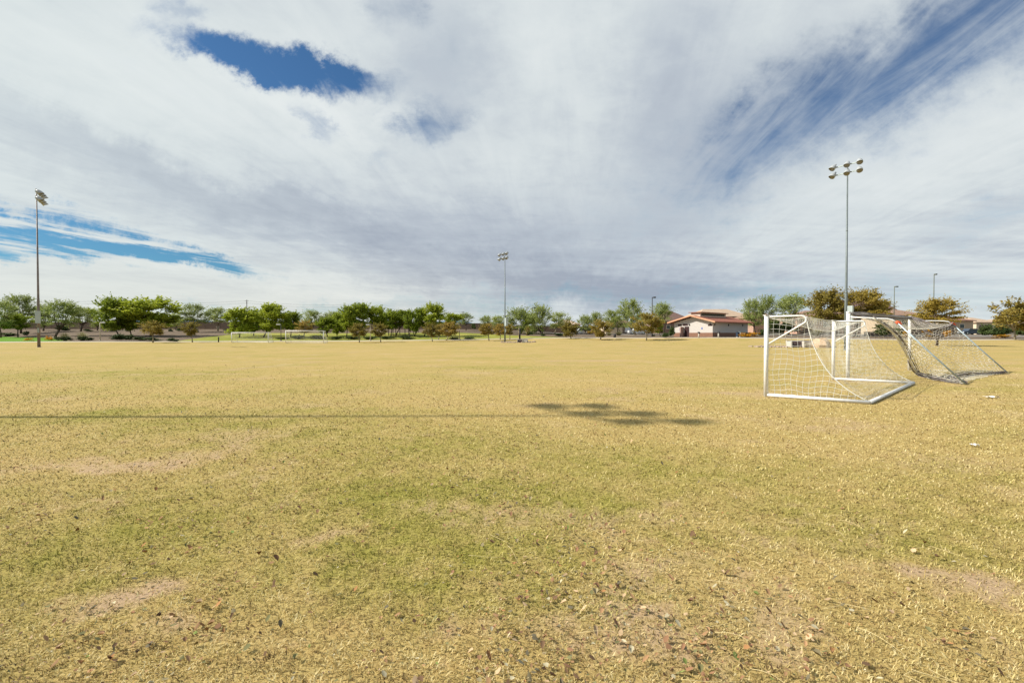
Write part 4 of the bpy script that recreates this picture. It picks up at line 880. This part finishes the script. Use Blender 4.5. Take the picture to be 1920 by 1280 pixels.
# ------------------------------------------------------------------ restroom building
def restroom():
    Cc = Vector(((1336 - CX) / FPX * 88, 88, 0)); z0 = ground(Cc.x, 88) - .15; al = R(52)
    # local x runs from the far left corner to the near corner, local -y faces the sunny gable side
    t = thing('restroom_building', (Cc.x, Cc.y, z0), 'park restroom with white block walls, brown base course and red brown gabled roof', 'building', None, -al)
    L1, L2, he = 8.3, 14.5, 3.05          # gable wall from x=-L1..0 at y=0; long wall at x=0, y=0..L2
    WB = mat('white_block', (.55, .51, .475), .9, 0, .06, 3, .2); BB = mat('brown_block', (.25, .135, .09), .9, 0, .12, 3, .3); RR = roofmat('red_metal_roof', (.27, .10, .065)); FA = mat('salmon_fascia', (.60, .33, .20), .8)
    m = MB(); m.box(-L1, 0, 0, L2, 1.0, he); m.add([(-L1, 0.0, he), (0, 0.0, he), (-L1 / 2, 0.0, he + 1.05), (-L1, L2, he), (0, L2, he), (-L1 / 2, L2, he + 1.05)], [(0, 1, 2), (5, 4, 3)]); m.build('wall', WB, t)
    m = MB(); m.box(-L1 - .04, .04, -.04, L2 + .04, 0, 1.0); m.build('base_course', BB, t)
    ov = 1.0; rz_ = he + 1.25; ez = he + .02; th = .18
    for sgn in (0, 1):
        m = MB(); ex = -L1 - ov if sgn else ov; rx = -L1 / 2
        vs = [(ex, -ov, ez - .12), (rx, -ov, rz_ - .0), (rx, L2 + ov, rz_), (ex, L2 + ov, ez - .12)]; vs += [(a, b, c + th) for a, b, c in vs]
        m.add(vs, [(0, 1, 2, 3), (4, 7, 6, 5), (0, 4, 5, 1), (1, 5, 6, 2), (2, 6, 7, 3), (3, 7, 4, 0)])
        r_ = m.build('roof', RR, t)
        m = MB(); vs = [(ex, -ov - .05, ez - .16), (rx, -ov - .05, rz_ - .04), (rx, -ov - .05, rz_ + th + .05), (ex, -ov - .05, ez + th - .07)]; vs += [(a, -ov - .003, c) for a, b, c in vs]
        m.add(vs, [(0, 1, 2, 3), (4, 7, 6, 5), (0, 4, 5, 1), (1, 5, 6, 2), (2, 6, 7, 3), (3, 7, 4, 0)]); m.build('fascia', FA, r_)
    m = MB(); m.box(-L1 / 2 - 1.1, -L1 / 2 + .9, 1.2, L2 - 3, rz_ - .3, rz_ + .75); v = m.build('clerestory', mat('cream_panel', (.62, .50, .40), .9), t)
    m = MB(); m.box(-L1 / 2 - 1.5, -L1 / 2 + 1.3, .8, L2 - 2.6, rz_ + .75, rz_ + .87); m.build('clerestory_roof', RR, v)
    m = MB(); m.box(-L1 / 2 + .903, -L1 / 2 + .93, 1.6, L2 - 3.6, rz_ + .2, rz_ + .6); m.build('louvre', GLASSD, v)
    DK = mat('dark_doorway', (.045, .02, .02), .8)
    m = MB(); m.box(-5.9, -4.95, -.065, -.045, 0, 2.25); m.build('door', DK, t)
    m = MB(); m.box(-6.35, -6.15, -1.1, -.045, 0, 2.2); m.build('privacy_wall', mat('pinkish_block', (.45, .30, .25), .9), t)
    for (a, b, c, d_) in ((-7.4, -6.6, 2.35, 2.75), (-6.3, -5.2, 2.4, 2.8), (-.95, -.1, 2.3, 2.6)):
        m = MB(); m.box(a, b, -.03, -.004, c, d_); m.build('vent', DK, t)
    for (a, c) in ((-6.95, 1.75), (-2.2, 1.85)):
        m = MB(); m.box(a - .13, a + .13, -.02, -.004, c - .2, c + .2); sg = m.build('sign', mat('blue_sign', (.05, .12, .45), .5), t)
        m = MB(); m.tube([(a, -.024, c - .02), (a, -.024, c + .05)], .035, 8); m.box(a - .02, a + .02, -.026, -.021, c - .13, c + .02); m.tube([(a, -.03, c + .10), (a, -.021, c + .10)], .028, 10); m.build('pictogram', WHITE, sg)
    for zz_ in (0.6, 6.0, 12.0):
        m = MB(); m.box(.004, .10, zz_, zz_ + .22, 2.35, 2.75); m.build('wall_lamp', DARKMETAL, t)
    for a in (-5.0, -.6):
        m = MB(); m.box(a, a + .2, -.16, -.004, 2.5, 2.8); m.build('wall_lamp', DARKMETAL, t)
    return t
restroom()
def fountain(px, d, label):
    x = (px - CX) / FPX * d; t = thing('drinking_fountain', (x, d, ground(x, d)), label, 'drinking fountain', 'drinking fountains')
    m = MB(); m.tube([(0, 0, 0), (0, 0, .85)], [.14, .11], 10); m.build('pedestal', CONC, t)
    m = MB(); m.tube([(0, 0, .85), (0, -.05, .95), (0, -.08, 1.0)], [.13, .25, .27], 12); m.box(-.04, .04, .05, .1, .98, 1.08); m.build('bowl', DARKMETAL, t)
fountain(1310, 86.0, 'dark drinking fountain in front of the sunny gable wall of the restroom')
fountain(1347, 85.0, 'drinking fountain on a pale pedestal at the shaded wall of the restroom')
def cabinet(px, d, w, h, m_, label):
    x = (px - CX) / FPX * d; t = thing('electrical_cabinet', (x, d, ground(x, d) - .02), label, 'electrical cabinet', 'electrical cabinets behind the flowers')
    b = MB(); b.box(-w / 2, w / 2, 0, .7, .1, h); b.box(-w / 2 - .05, w / 2 + .05, -.05, .75, h, h + .05); b.build('body', m_, t)
    b = MB(); b.box(-w / 2 + .06, -.02, -.02, -.002, .2, h - .1); b.box(.02, w / 2 - .06, -.02, -.002, .2, h - .1); dd = b.build('door', m_, t)
    b = MB(); b.box(.05, .08, -.06, -.022, h * .5, h * .65); b.build('handle', DARKMETAL, dd)
    b = MB(); b.box(-w / 2 - .1, w / 2 + .1, -.1, .8, 0, .1); b.build('plinth', CONC, t)
cabinet(1386, 86.5, .6, .95, mat('navy_cabinet', (.03, .05, .08), .5), 'narrow dark navy cabinet left of the grey one'); cabinet(1392.5, 86.3, .95, 1.05, mat('grey_cabinet', (.26, .33, .35), .5), 'pale grey cabinet between two dark ones'); cabinet(1402, 86.5, .85, .85, mat('black_cabinet', (.02, .025, .035), .5), 'low black cabinet right of the grey one')

# ------------------------------------------------------------------ picnic shelters
def shelter(px, d, w, ytop, m_, label):
    x = (px - CX) / FPX * d; z = ground(x, d); t = thing('picnic_shelter', (x, d, z), label, 'picnic shelter', 'picnic shelters among the trees'); h = 2.5; top = CAMH - (ytop - HY) / FPX * d - z
    for sx in (-1, 1):
        for sy in (-1, 1): m = MB(); m.tube([(sx * w * .38, sy * w * .38, 0), (sx * w * .38, sy * w * .38, h)], .09, 8); m.build('post', DARKMETAL, t)
    q = w / 2; m = MB(); m.add([(-q, -q, h), (q, -q, h), (q, q, h), (-q, q, h), (-q, -q, h + .15), (q, -q, h + .15), (q, q, h + .15), (-q, q, h + .15), (0, 0, max(top, h + .9))], [(0, 3, 2, 1), (0, 1, 5, 4), (1, 2, 6, 5), (2, 3, 7, 6), (3, 0, 4, 7), (4, 5, 8), (5, 6, 8), (6, 7, 8), (7, 4, 8)]); m.build('roof', m_, t)
shelter(731, 116, 5.4, 610, roofmat('salmon_roof', (.44, .20, .14)), 'picnic shelter with a salmon red pyramid roof')
shelter(748, 112, 5.2, 611, roofmat('umber_roof', (.20, .10, .07)), 'picnic shelter with a dark red brown pyramid roof')
shelter(791, 118, 4.6, 612, roofmat('pinkish_roof', (.36, .22, .18)), 'picnic shelter with a faded pinkish roof behind the saplings')

# ------------------------------------------------------------------ lamps, poles, wires
def path_lamp(px, d, yt, side, label, pm=None):
    x = (px - CX) / FPX * d; z = ground(x, d) - .03; H = CAMH - (yt - HY) / FPX * d - z; t = thing('path_lamp', (x, d, z), label, 'path lamp', 'short path lamps')
    m = MB(); m.tube([(0, 0, 0), (0, 0, .25)], .16, 10); m.tube([(0, 0, .25), (0, 0, H)], [.075, .06], 10); m.build('post', pm or mat('path_lamp_paint', (.30, .27, .20), .6), t)
    m = MB(); m.tube([(0, 0, H - .08), (side * .30, 0, H - .05)], .035, 6); m.box(min(side * .22, side * .85), max(side * .22, side * .85), -.2, .2, H - .12, H + .12); h = m.build('lamp_head', WHITE, t)
    m = MB(); m.box(min(side * .3, side * .78), max(side * .3, side * .78), -.15, .15, H - .14, H - .121); m.build('lens', LAMPGLASS, h)
path_lamp(188, 89.3, 604.5, 1, 'short pale lamp post at the path on the left', mat('pale_lamp_post', (.50, .44, .30), .6)); path_lamp(527, 92, 608, -1, 'short lamp with a white head between the distant goals', mat('dark_lamp_post', (.10, .09, .07), .6)); path_lamp(694.5, 93, 608.5, -1, 'short pale lamp between the two olive saplings', mat('pale_lamp_post', (.50, .44, .30), .6)); path_lamp(861.5, 95, 607, -1, 'short lamp at the lawn edge left of the middle pole')
path_lamp(973, 103, 609, -1, 'short tan lamp right of the middle floodlight pole', mat('tan_lamp_post', (.55, .42, .25), .6))
def street_lamp(px, d, yt, side, arm, col, label, r=.11):
    x = (px - CX) / FPX * d; z = ground(x, d) - .03; H = CAMH - (yt - HY) / FPX * d - z; t = thing('street_lamp', (x, d, z), label, 'street lamp', 'tall street lamps')
    m = MB(); m.tube([(0, 0, 0), (0, 0, .3)], r * 1.8, 10); m.tube([(0, 0, .3), (0, 0, H)], [r, r * .75], 10); m.build('pole', col, t)
    m = MB(); m.tube([(0, 0, H - .12), (side * arm * .5, 0, H - .08)], .05, 6); m.build('arm', col, t)
    m = MB(); a, b = sorted((side * arm * .35, side * arm)); m.box(a, b, -.22, .22, H - .2, H + .06); h = m.build('lamp_head', col, t); m = MB(); m.box(a + .05, b - .05, -.17, .17, H - .22, H - .201); m.build('lens', LAMPGLASS, h)
street_lamp(998, 118, 576.5, 1, .9, DARKMETAL, 'dark street lamp between the round green tree and the tall loose one')
street_lamp(1222.5, 100, 557, 1, .75, DARKMETAL, 'black street lamp with a square head above the golden brown tree')
OLV = mat('olive_pole', (.13, .14, .10), .6); street_lamp(1675.5, 120, 537, 1, .9, OLV, 'grey street lamp, the shorter of the two on the right'); street_lamp(1749.5, 110, 514, 1, .6, OLV, 'tallest slim street lamp above the spreading olive tree')
def util_pole(px, d, yt, label):
    x = (px - CX) / FPX * d; z = ground(x, d) - .1; H = CAMH - (yt - HY) / FPX * d - z; t = thing('utility_pole', (x, d, z), label, 'utility pole', 'far utility poles')
    m = MB(); m.tube([(0, 0, 0), (0, 0, H)], [.22, .14], 8); m.build('pole', mat('creosote_wood', (.09, .075, .065), .9), t)
    m = MB(); m.box(-.9, .9, -.06, .06, H - .55, H - .42); m.box(-.06, .06, -.5, .5, H - 1.4, H - 1.28); m.build('crossarm', mat('creosote_wood', (0, 0, 0)), t); return Vector((x, d, z + H - .4))
UP_ = [util_pole(198, 190, 562.5, 'utility pole above the pointed bright tree on the left'), util_pole(463.5, 205, 562, 'utility pole above the lime green trees'), util_pole(634.5, 260, 577.5, 'utility pole left of the tallest tree of the row'), util_pole(665.5, 220, 568.5, 'thicker utility pole among the row of shade trees'), util_pole(868.5, 230, 583.5, 'utility pole above the end of the brown wall')]
m = MB()
for k, dz_ in enumerate((0, -1.0)):
    for a, b in ((P(-300, 560, 185), UP_[0]), (UP_[0], UP_[1]), (UP_[1], UP_[3]), (UP_[3], UP_[4])):
        m.tube([a.lerp(b, j / 12) + UP * (dz_ - 1.1 * 4 * (j / 12) * (1 - j / 12)) for j in range(13)], .028, 4)
tag(m.build('overhead_wires', mat('wire', (.08, .08, .08), .6)), 'thin overhead wires strung between the far utility poles', 'wires')
def post_bollard(px, d, yt, r, label, col, name='bollard', cat='bollard'):
    x = (px - CX) / FPX * d; z = ground(x, d) - .02; H = CAMH - (yt - HY) / FPX * d - z; t = thing(name, (x, d, z), label, cat)
    m = MB(); m.tube([(0, 0, 0), (0, 0, H * .86)], [r * .92, r], 12); m.build('body', col, t); m = MB(); m.tube([(0, 0, H * .86), (0, 0, H * .93), (0, 0, H)], [r * 1.1, r * 1.1, r * .6], 12); m.build('lid', DARKMETAL, t)
BLK = mat('black_bin', (.03, .028, .026), .5)
post_bollard(410, 87, 631.5, .11, 'slim dark bollard on the lawn edge left of the distant goals', mat('dark_bollard', (.05, .04, .03), .6)); post_bollard(1152.5, 97.5, 626.5, .30, 'black litter bin on the path left of the garage house', BLK, 'litter_bin', 'litter bin'); post_bollard(974.5, 100, 616, .20, 'dark bin strapped beside the tan lamp', BLK, 'litter_bin', 'litter bin')

# ------------------------------------------------------------------ drain inlets with boulders
def drain(px, d, w, h, label, group='concrete storm drain inlets'):
    x = (px - CX) / FPX * d; z = ground(x, d); t = thing('storm_drain', (x, d, z - .05), label, 'storm drain', group, R(-8))
    m = MB(); m.box(-w * .55, w * .55, .3, .5, 0, h); m.box(-w * .55, -w * .5, -.9, .3, 0, h * .9); m.box(0, w * .05, -.9, .3, 0, h * .9); m.box(w * .5, w * .55, -.9, .3, 0, h * .8); m.build('headwall', CONC, t)
    m = MB(); m.box(-w * .495, -.003, -.30, -.2, .03, h * .86)
    for k in range(9): m.tube([(-w * .49 + k * w * .06, -.42, 0), (-w * .49 + k * w * .06, -.25, h * .9)], .03, 5)
    m.build('grate', mat('rusty_grate', (.10, .07, .07), .7), t); m = MB(); m.box(w * .055, w * .49, -.75, -.55, .0, h * .72); m.build('apron', mat('pale_concrete', (.62, .57, .50), .9), t)
drain(980, 84.0, 1.7, .62, 'concrete drain inlet at the foot of the middle floodlight pole'); drain(1501, 57, 2.7, .92, 'larger concrete drain inlet seen through the near goal net')
def rock(x, y, s, label=None, m_=None, flat=.55):
    rr = random.Random(int(x * 977 + y * 131)); n, k = 9, 6; vs = []
    for i in range(k + 1):
        for j in range(n):
            a = math.pi * i / k; b = 2 * math.pi * j / n; q = s * (1 + .22 * (rr.random() - .5)) * (1 if 0 < i < k else .9)
            vs.append((q * math.sin(a) * math.cos(b), q * math.sin(a) * math.sin(b), q * flat * math.cos(a)))
    fs = [(i * n + j, (i + 1) * n + j, (i + 1) * n + (j + 1) % n, i * n + (j + 1) % n) for i in range(k) for j in range(n)]
    mb = MB(); mb.add(vs, fs); o = mb.build('boulder', m_ or mat('tan_rock', (.42, .31, .22), .95, 0, .25, 3, .5)); o.location = (x, y, ground(x, y) + s * flat * .35); o.rotation_euler = (0, 0, rr.random() * 6)
    return o
x, y = (1540 - CX) / FPX * 56, 56; tag(rock(x, y, 1.05, None, mat('orange_tan_rock', (.50, .36, .23), .95, 0, .15, 3, .3), .85), 'large rounded tan boulder beside the larger drain inlet', 'boulder')
rr = random.Random(3)
def riprap(cx, d, w, n, smin, smax, label):
    mb = MB(); ox = (cx - CX) / FPX * d
    for i in range(n):
        px = rr.uniform(-w, w); py = rr.uniform(-2.2, 1.4); s = rr.uniform(smin, smax); vs = []
        for a in range(4):
            for b in range(6):
                th = math.pi * (a + .5) / 4; ph = 2 * math.pi * b / 6; q = s * rr.uniform(.8, 1.2); vs.append((ox + px + q * math.sin(th) * math.cos(ph), d + py + q * math.sin(th) * math.sin(ph), ground(ox + px, d + py) + s * .2 + q * .6 * math.cos(th)))
        fs = [(a * 6 + b, (a + 1) * 6 + b, (a + 1) * 6 + (b + 1) % 6, a * 6 + (b + 1) % 6) for a in range(3) for b in range(6)] + [(0, 1, 2, 3, 4, 5), (23, 22, 21, 20, 19, 18)]
        mb.add(vs, fs)
    tag(mb.build('riprap', mat('riprap_stone', (.33, .25, .19), .95, 0, .35, 2)), label, 'rubble', kind='stuff')
riprap(972, 85, 3.2, 150, .08, .22, 'bed of small stones around the middle drain inlet'); riprap(1480, 58.5, 4.6, 420, .08, .22, 'bed of small stones around the larger drain inlet')

# ------------------------------------------------------------------ low garden walls, sidewalk-side details
def garden_wall(px0, px1, d, h, label, m_):
    x0, x1 = (px0 - CX) / FPX * d, (px1 - CX) / FPX * d; z = ground((x0 + x1) / 2, d); t = thing('garden_wall', ((x0 + x1) / 2, d, z), label, 'wall'); q = (x1 - x0) / 2
    m = MB(); m.box(-q, q, -.1, .1, -.3, h); m.build('panel', m_, t); m = MB(); m.box(-q - .03, q + .03, -.14, .14, h, h + .08); m.build('coping', TRIM, t)
garden_wall(1500, 1575, 112, .75, 'low grey brown garden wall before the wide tan house', mat('grey_block', (.27, .21, .17), .9)); garden_wall(1076, 1112, 126, 1.9, 'grey block wall behind the parked white car', mat('grey_block_b', (.22, .19, .17), .9)); garden_wall(1620, 1672, 100, .8, 'low brown garden wall seen through the larger goal', mat('brown_block_low', (.22, .16, .12), .9)); garden_wall(1440, 1470, 110, .8, 'low cream garden wall before the pinkish house', ST_C)

# ------------------------------------------------------------------ parked vehicles
def car(px, d, L_, Hc, col, label, kind='car', rz=0.0, suv=False):
    x = (px - CX) / FPX * d; z = ground(x, d) + .01; t = thing('parked_car' if kind == 'car' else kind, (x, d, z), label, 'car' if kind == 'car' else 'pickup truck', 'vehicles parked along the street', rz); w_ = .88; h = Hc; l = L_ / 2
    bodyp = [(-l, .35), (-l + .03, .72 * h * .8), (-l * .55, h * .60), (l * .70 if not suv else l * .88, h * .62), (l - .06, h * .56), (l, .38), (l - .15, .25), (-l + .15, .25)]
    cab = [(-l * .55, h * .60), (-l * .28, h * .985), (l * .35 if not suv else l * .78, h), (l * .72 if not suv else l * .92, h * .61)]
    def ext(prof, wa, wb):
        mb = MB(); n = len(prof); mb.add([(a, -wa, b) for a, b in prof] + [(a, wa, b) for a, b in prof], [tuple(range(n)), tuple(range(2 * n - 1, n - 1, -1))] + [(i, i + n, (i + 1) % n + n, (i + 1) % n) for i in range(n)]); return mb
    p = mat('paint_' + label[:12].replace(' ', '_'), col, .3, .1, .03, 2, 0, .5); b = ext(bodyp, w_, w_).build('body', p, t)
    mb = ext(cab, w_ * .86, 0); mb.build('cabin', p, t)
    g = [(-l * .47, h * .635), (-l * .26, h * .93), (l * .30 if not suv else l * .70, h * .93), (l * .60 if not suv else l * .84, h * .635)]
    for sy in (-1, 1):
        mb = MB(); yy_ = sy * w_ * .872; mb.add([(a, yy_, c) for a, c in g] + [(a, yy_ - sy * .02, c) for a, c in g], [(0, 1, 2, 3) if sy > 0 else (3, 2, 1, 0), (7, 6, 5, 4) if sy > 0 else (4, 5, 6, 7), (0, 4, 5, 1), (1, 5, 6, 2), (2, 6, 7, 3), (3, 7, 4, 0)]); mb.build('side_window', GLASSD, t)
    for sx in (-.62, .62):
        for sy in (-1, 1):
            mb = MB(); mb.tube([(sx * l, sy * (w_ - .18), .33), (sx * l, sy * (w_ + .02), .33)], .33, 14); wh = mb.build('wheel', RUBBER, t); mb = MB(); mb.tube([(sx * l, sy * (w_ + .021), .33), (sx * l, sy * (w_ + .035), .33)], .2, 12); mb.build('rim', GALV, wh)
    for sy in (-1, 1): mb = MB(); yq = sorted((sy * .5, sy * .84)); mb.box(-l - .01, -l + .05, yq[0], yq[1], .55, .70); mb.build('headlight', WHITE, t)
car(1090, 118, 4.2, 1.45, (.72, .72, .70), 'parked white car left of the dark one'); car(1100, 121.5, 4.6, 1.7, (.06, .08, .08), 'parked dark green grey wagon behind the white car', suv=True); car(1116, 117, 4.3, 1.45, (.36, .05, .035), 'parked red car behind the broad brown orange tree')
car(1178, 123, 4.6, 1.75, (.50, .50, .55), 'silver van standing in front of the open garage', rz=R(75), suv=True); car(1195, 118, 4.7, 1.7, (.66, .68, .70), 'white pickup like car behind the pale bark tree', suv=True); car(1208, 122, 4.4, 1.5, (.035, .035, .04), 'black car behind the golden brown tree')
car(1818, 112, 4.5, 1.5, (.05, .07, .10), 'dark blue car before the tan house on the right')

# ------------------------------------------------------------------ litter on the grass
def litter_paper(px, py, w_, label, cat='litter'):
    gx_, gy_ = G(px, py); mb = MB(); n = 7; vs = []
    for i in range(n):
        for j in range(3): vs.append((gx_ + (i / (n - 1) - .5) * w_, gy_ + (j - 1) * w_ * .16 + .01 * math.sin(i * 2), .035 + .015 * math.sin(i * 1.7 + j)))
    mb.add(vs, [(i * 3 + j, i * 3 + 3 + j, i * 3 + 4 + j, i * 3 + 1 + j) for i in range(n - 1) for j in range(2)]); o = mb.build('paper_scrap', mat('scrap_white', (.85, .83, .80), .8)); tag(o, label, cat)
    sol = o.modifiers.new('t', 'SOLIDIFY'); sol.thickness = .004
litter_paper(1860, 746, .34, 'long white scrap lying right of the goals'); litter_paper(1830, 838, .11, 'small white scrap on the grass below the long one')
x, y = G(240, 1140)

# ------------------------------------------------------------------ distant hills
def hills(px0, px1, d, ytop, label):
    mb = MB(); n = 60; x0, x1 = (px0 - CX) / FPX * d, (px1 - CX) / FPX * d; vs = []; rr = random.Random(px0)
    for i in range(n + 1):
        t = i / n; xx = x0 + (x1 - x0) * t; hgt = (HY - ytop) / FPX * d * (math.sin(math.pi * t) ** .6) * (.86 + .08 * math.sin(t * 9 + px0) + .05 * math.sin(t * 23)) + CAMH
        vs += [(xx, d - 250, 0), (xx, d - 60, hgt * .55), (xx, d, hgt), (xx, d + 300, 0)]
    fs = []
    for i in range(n):
        for j in range(3): a = i * 4 + j; fs.append((a, a + 4, a + 5, a + 1))
    mb.add(vs, fs, True); tag(mb.build('hills', mat('hill_haze_blue', (.13, .19, .27), 1, 0, .12, .01, 0, 0)), label, 'hills', kind='structure')  # distance haze is put into the blue of the hill colour
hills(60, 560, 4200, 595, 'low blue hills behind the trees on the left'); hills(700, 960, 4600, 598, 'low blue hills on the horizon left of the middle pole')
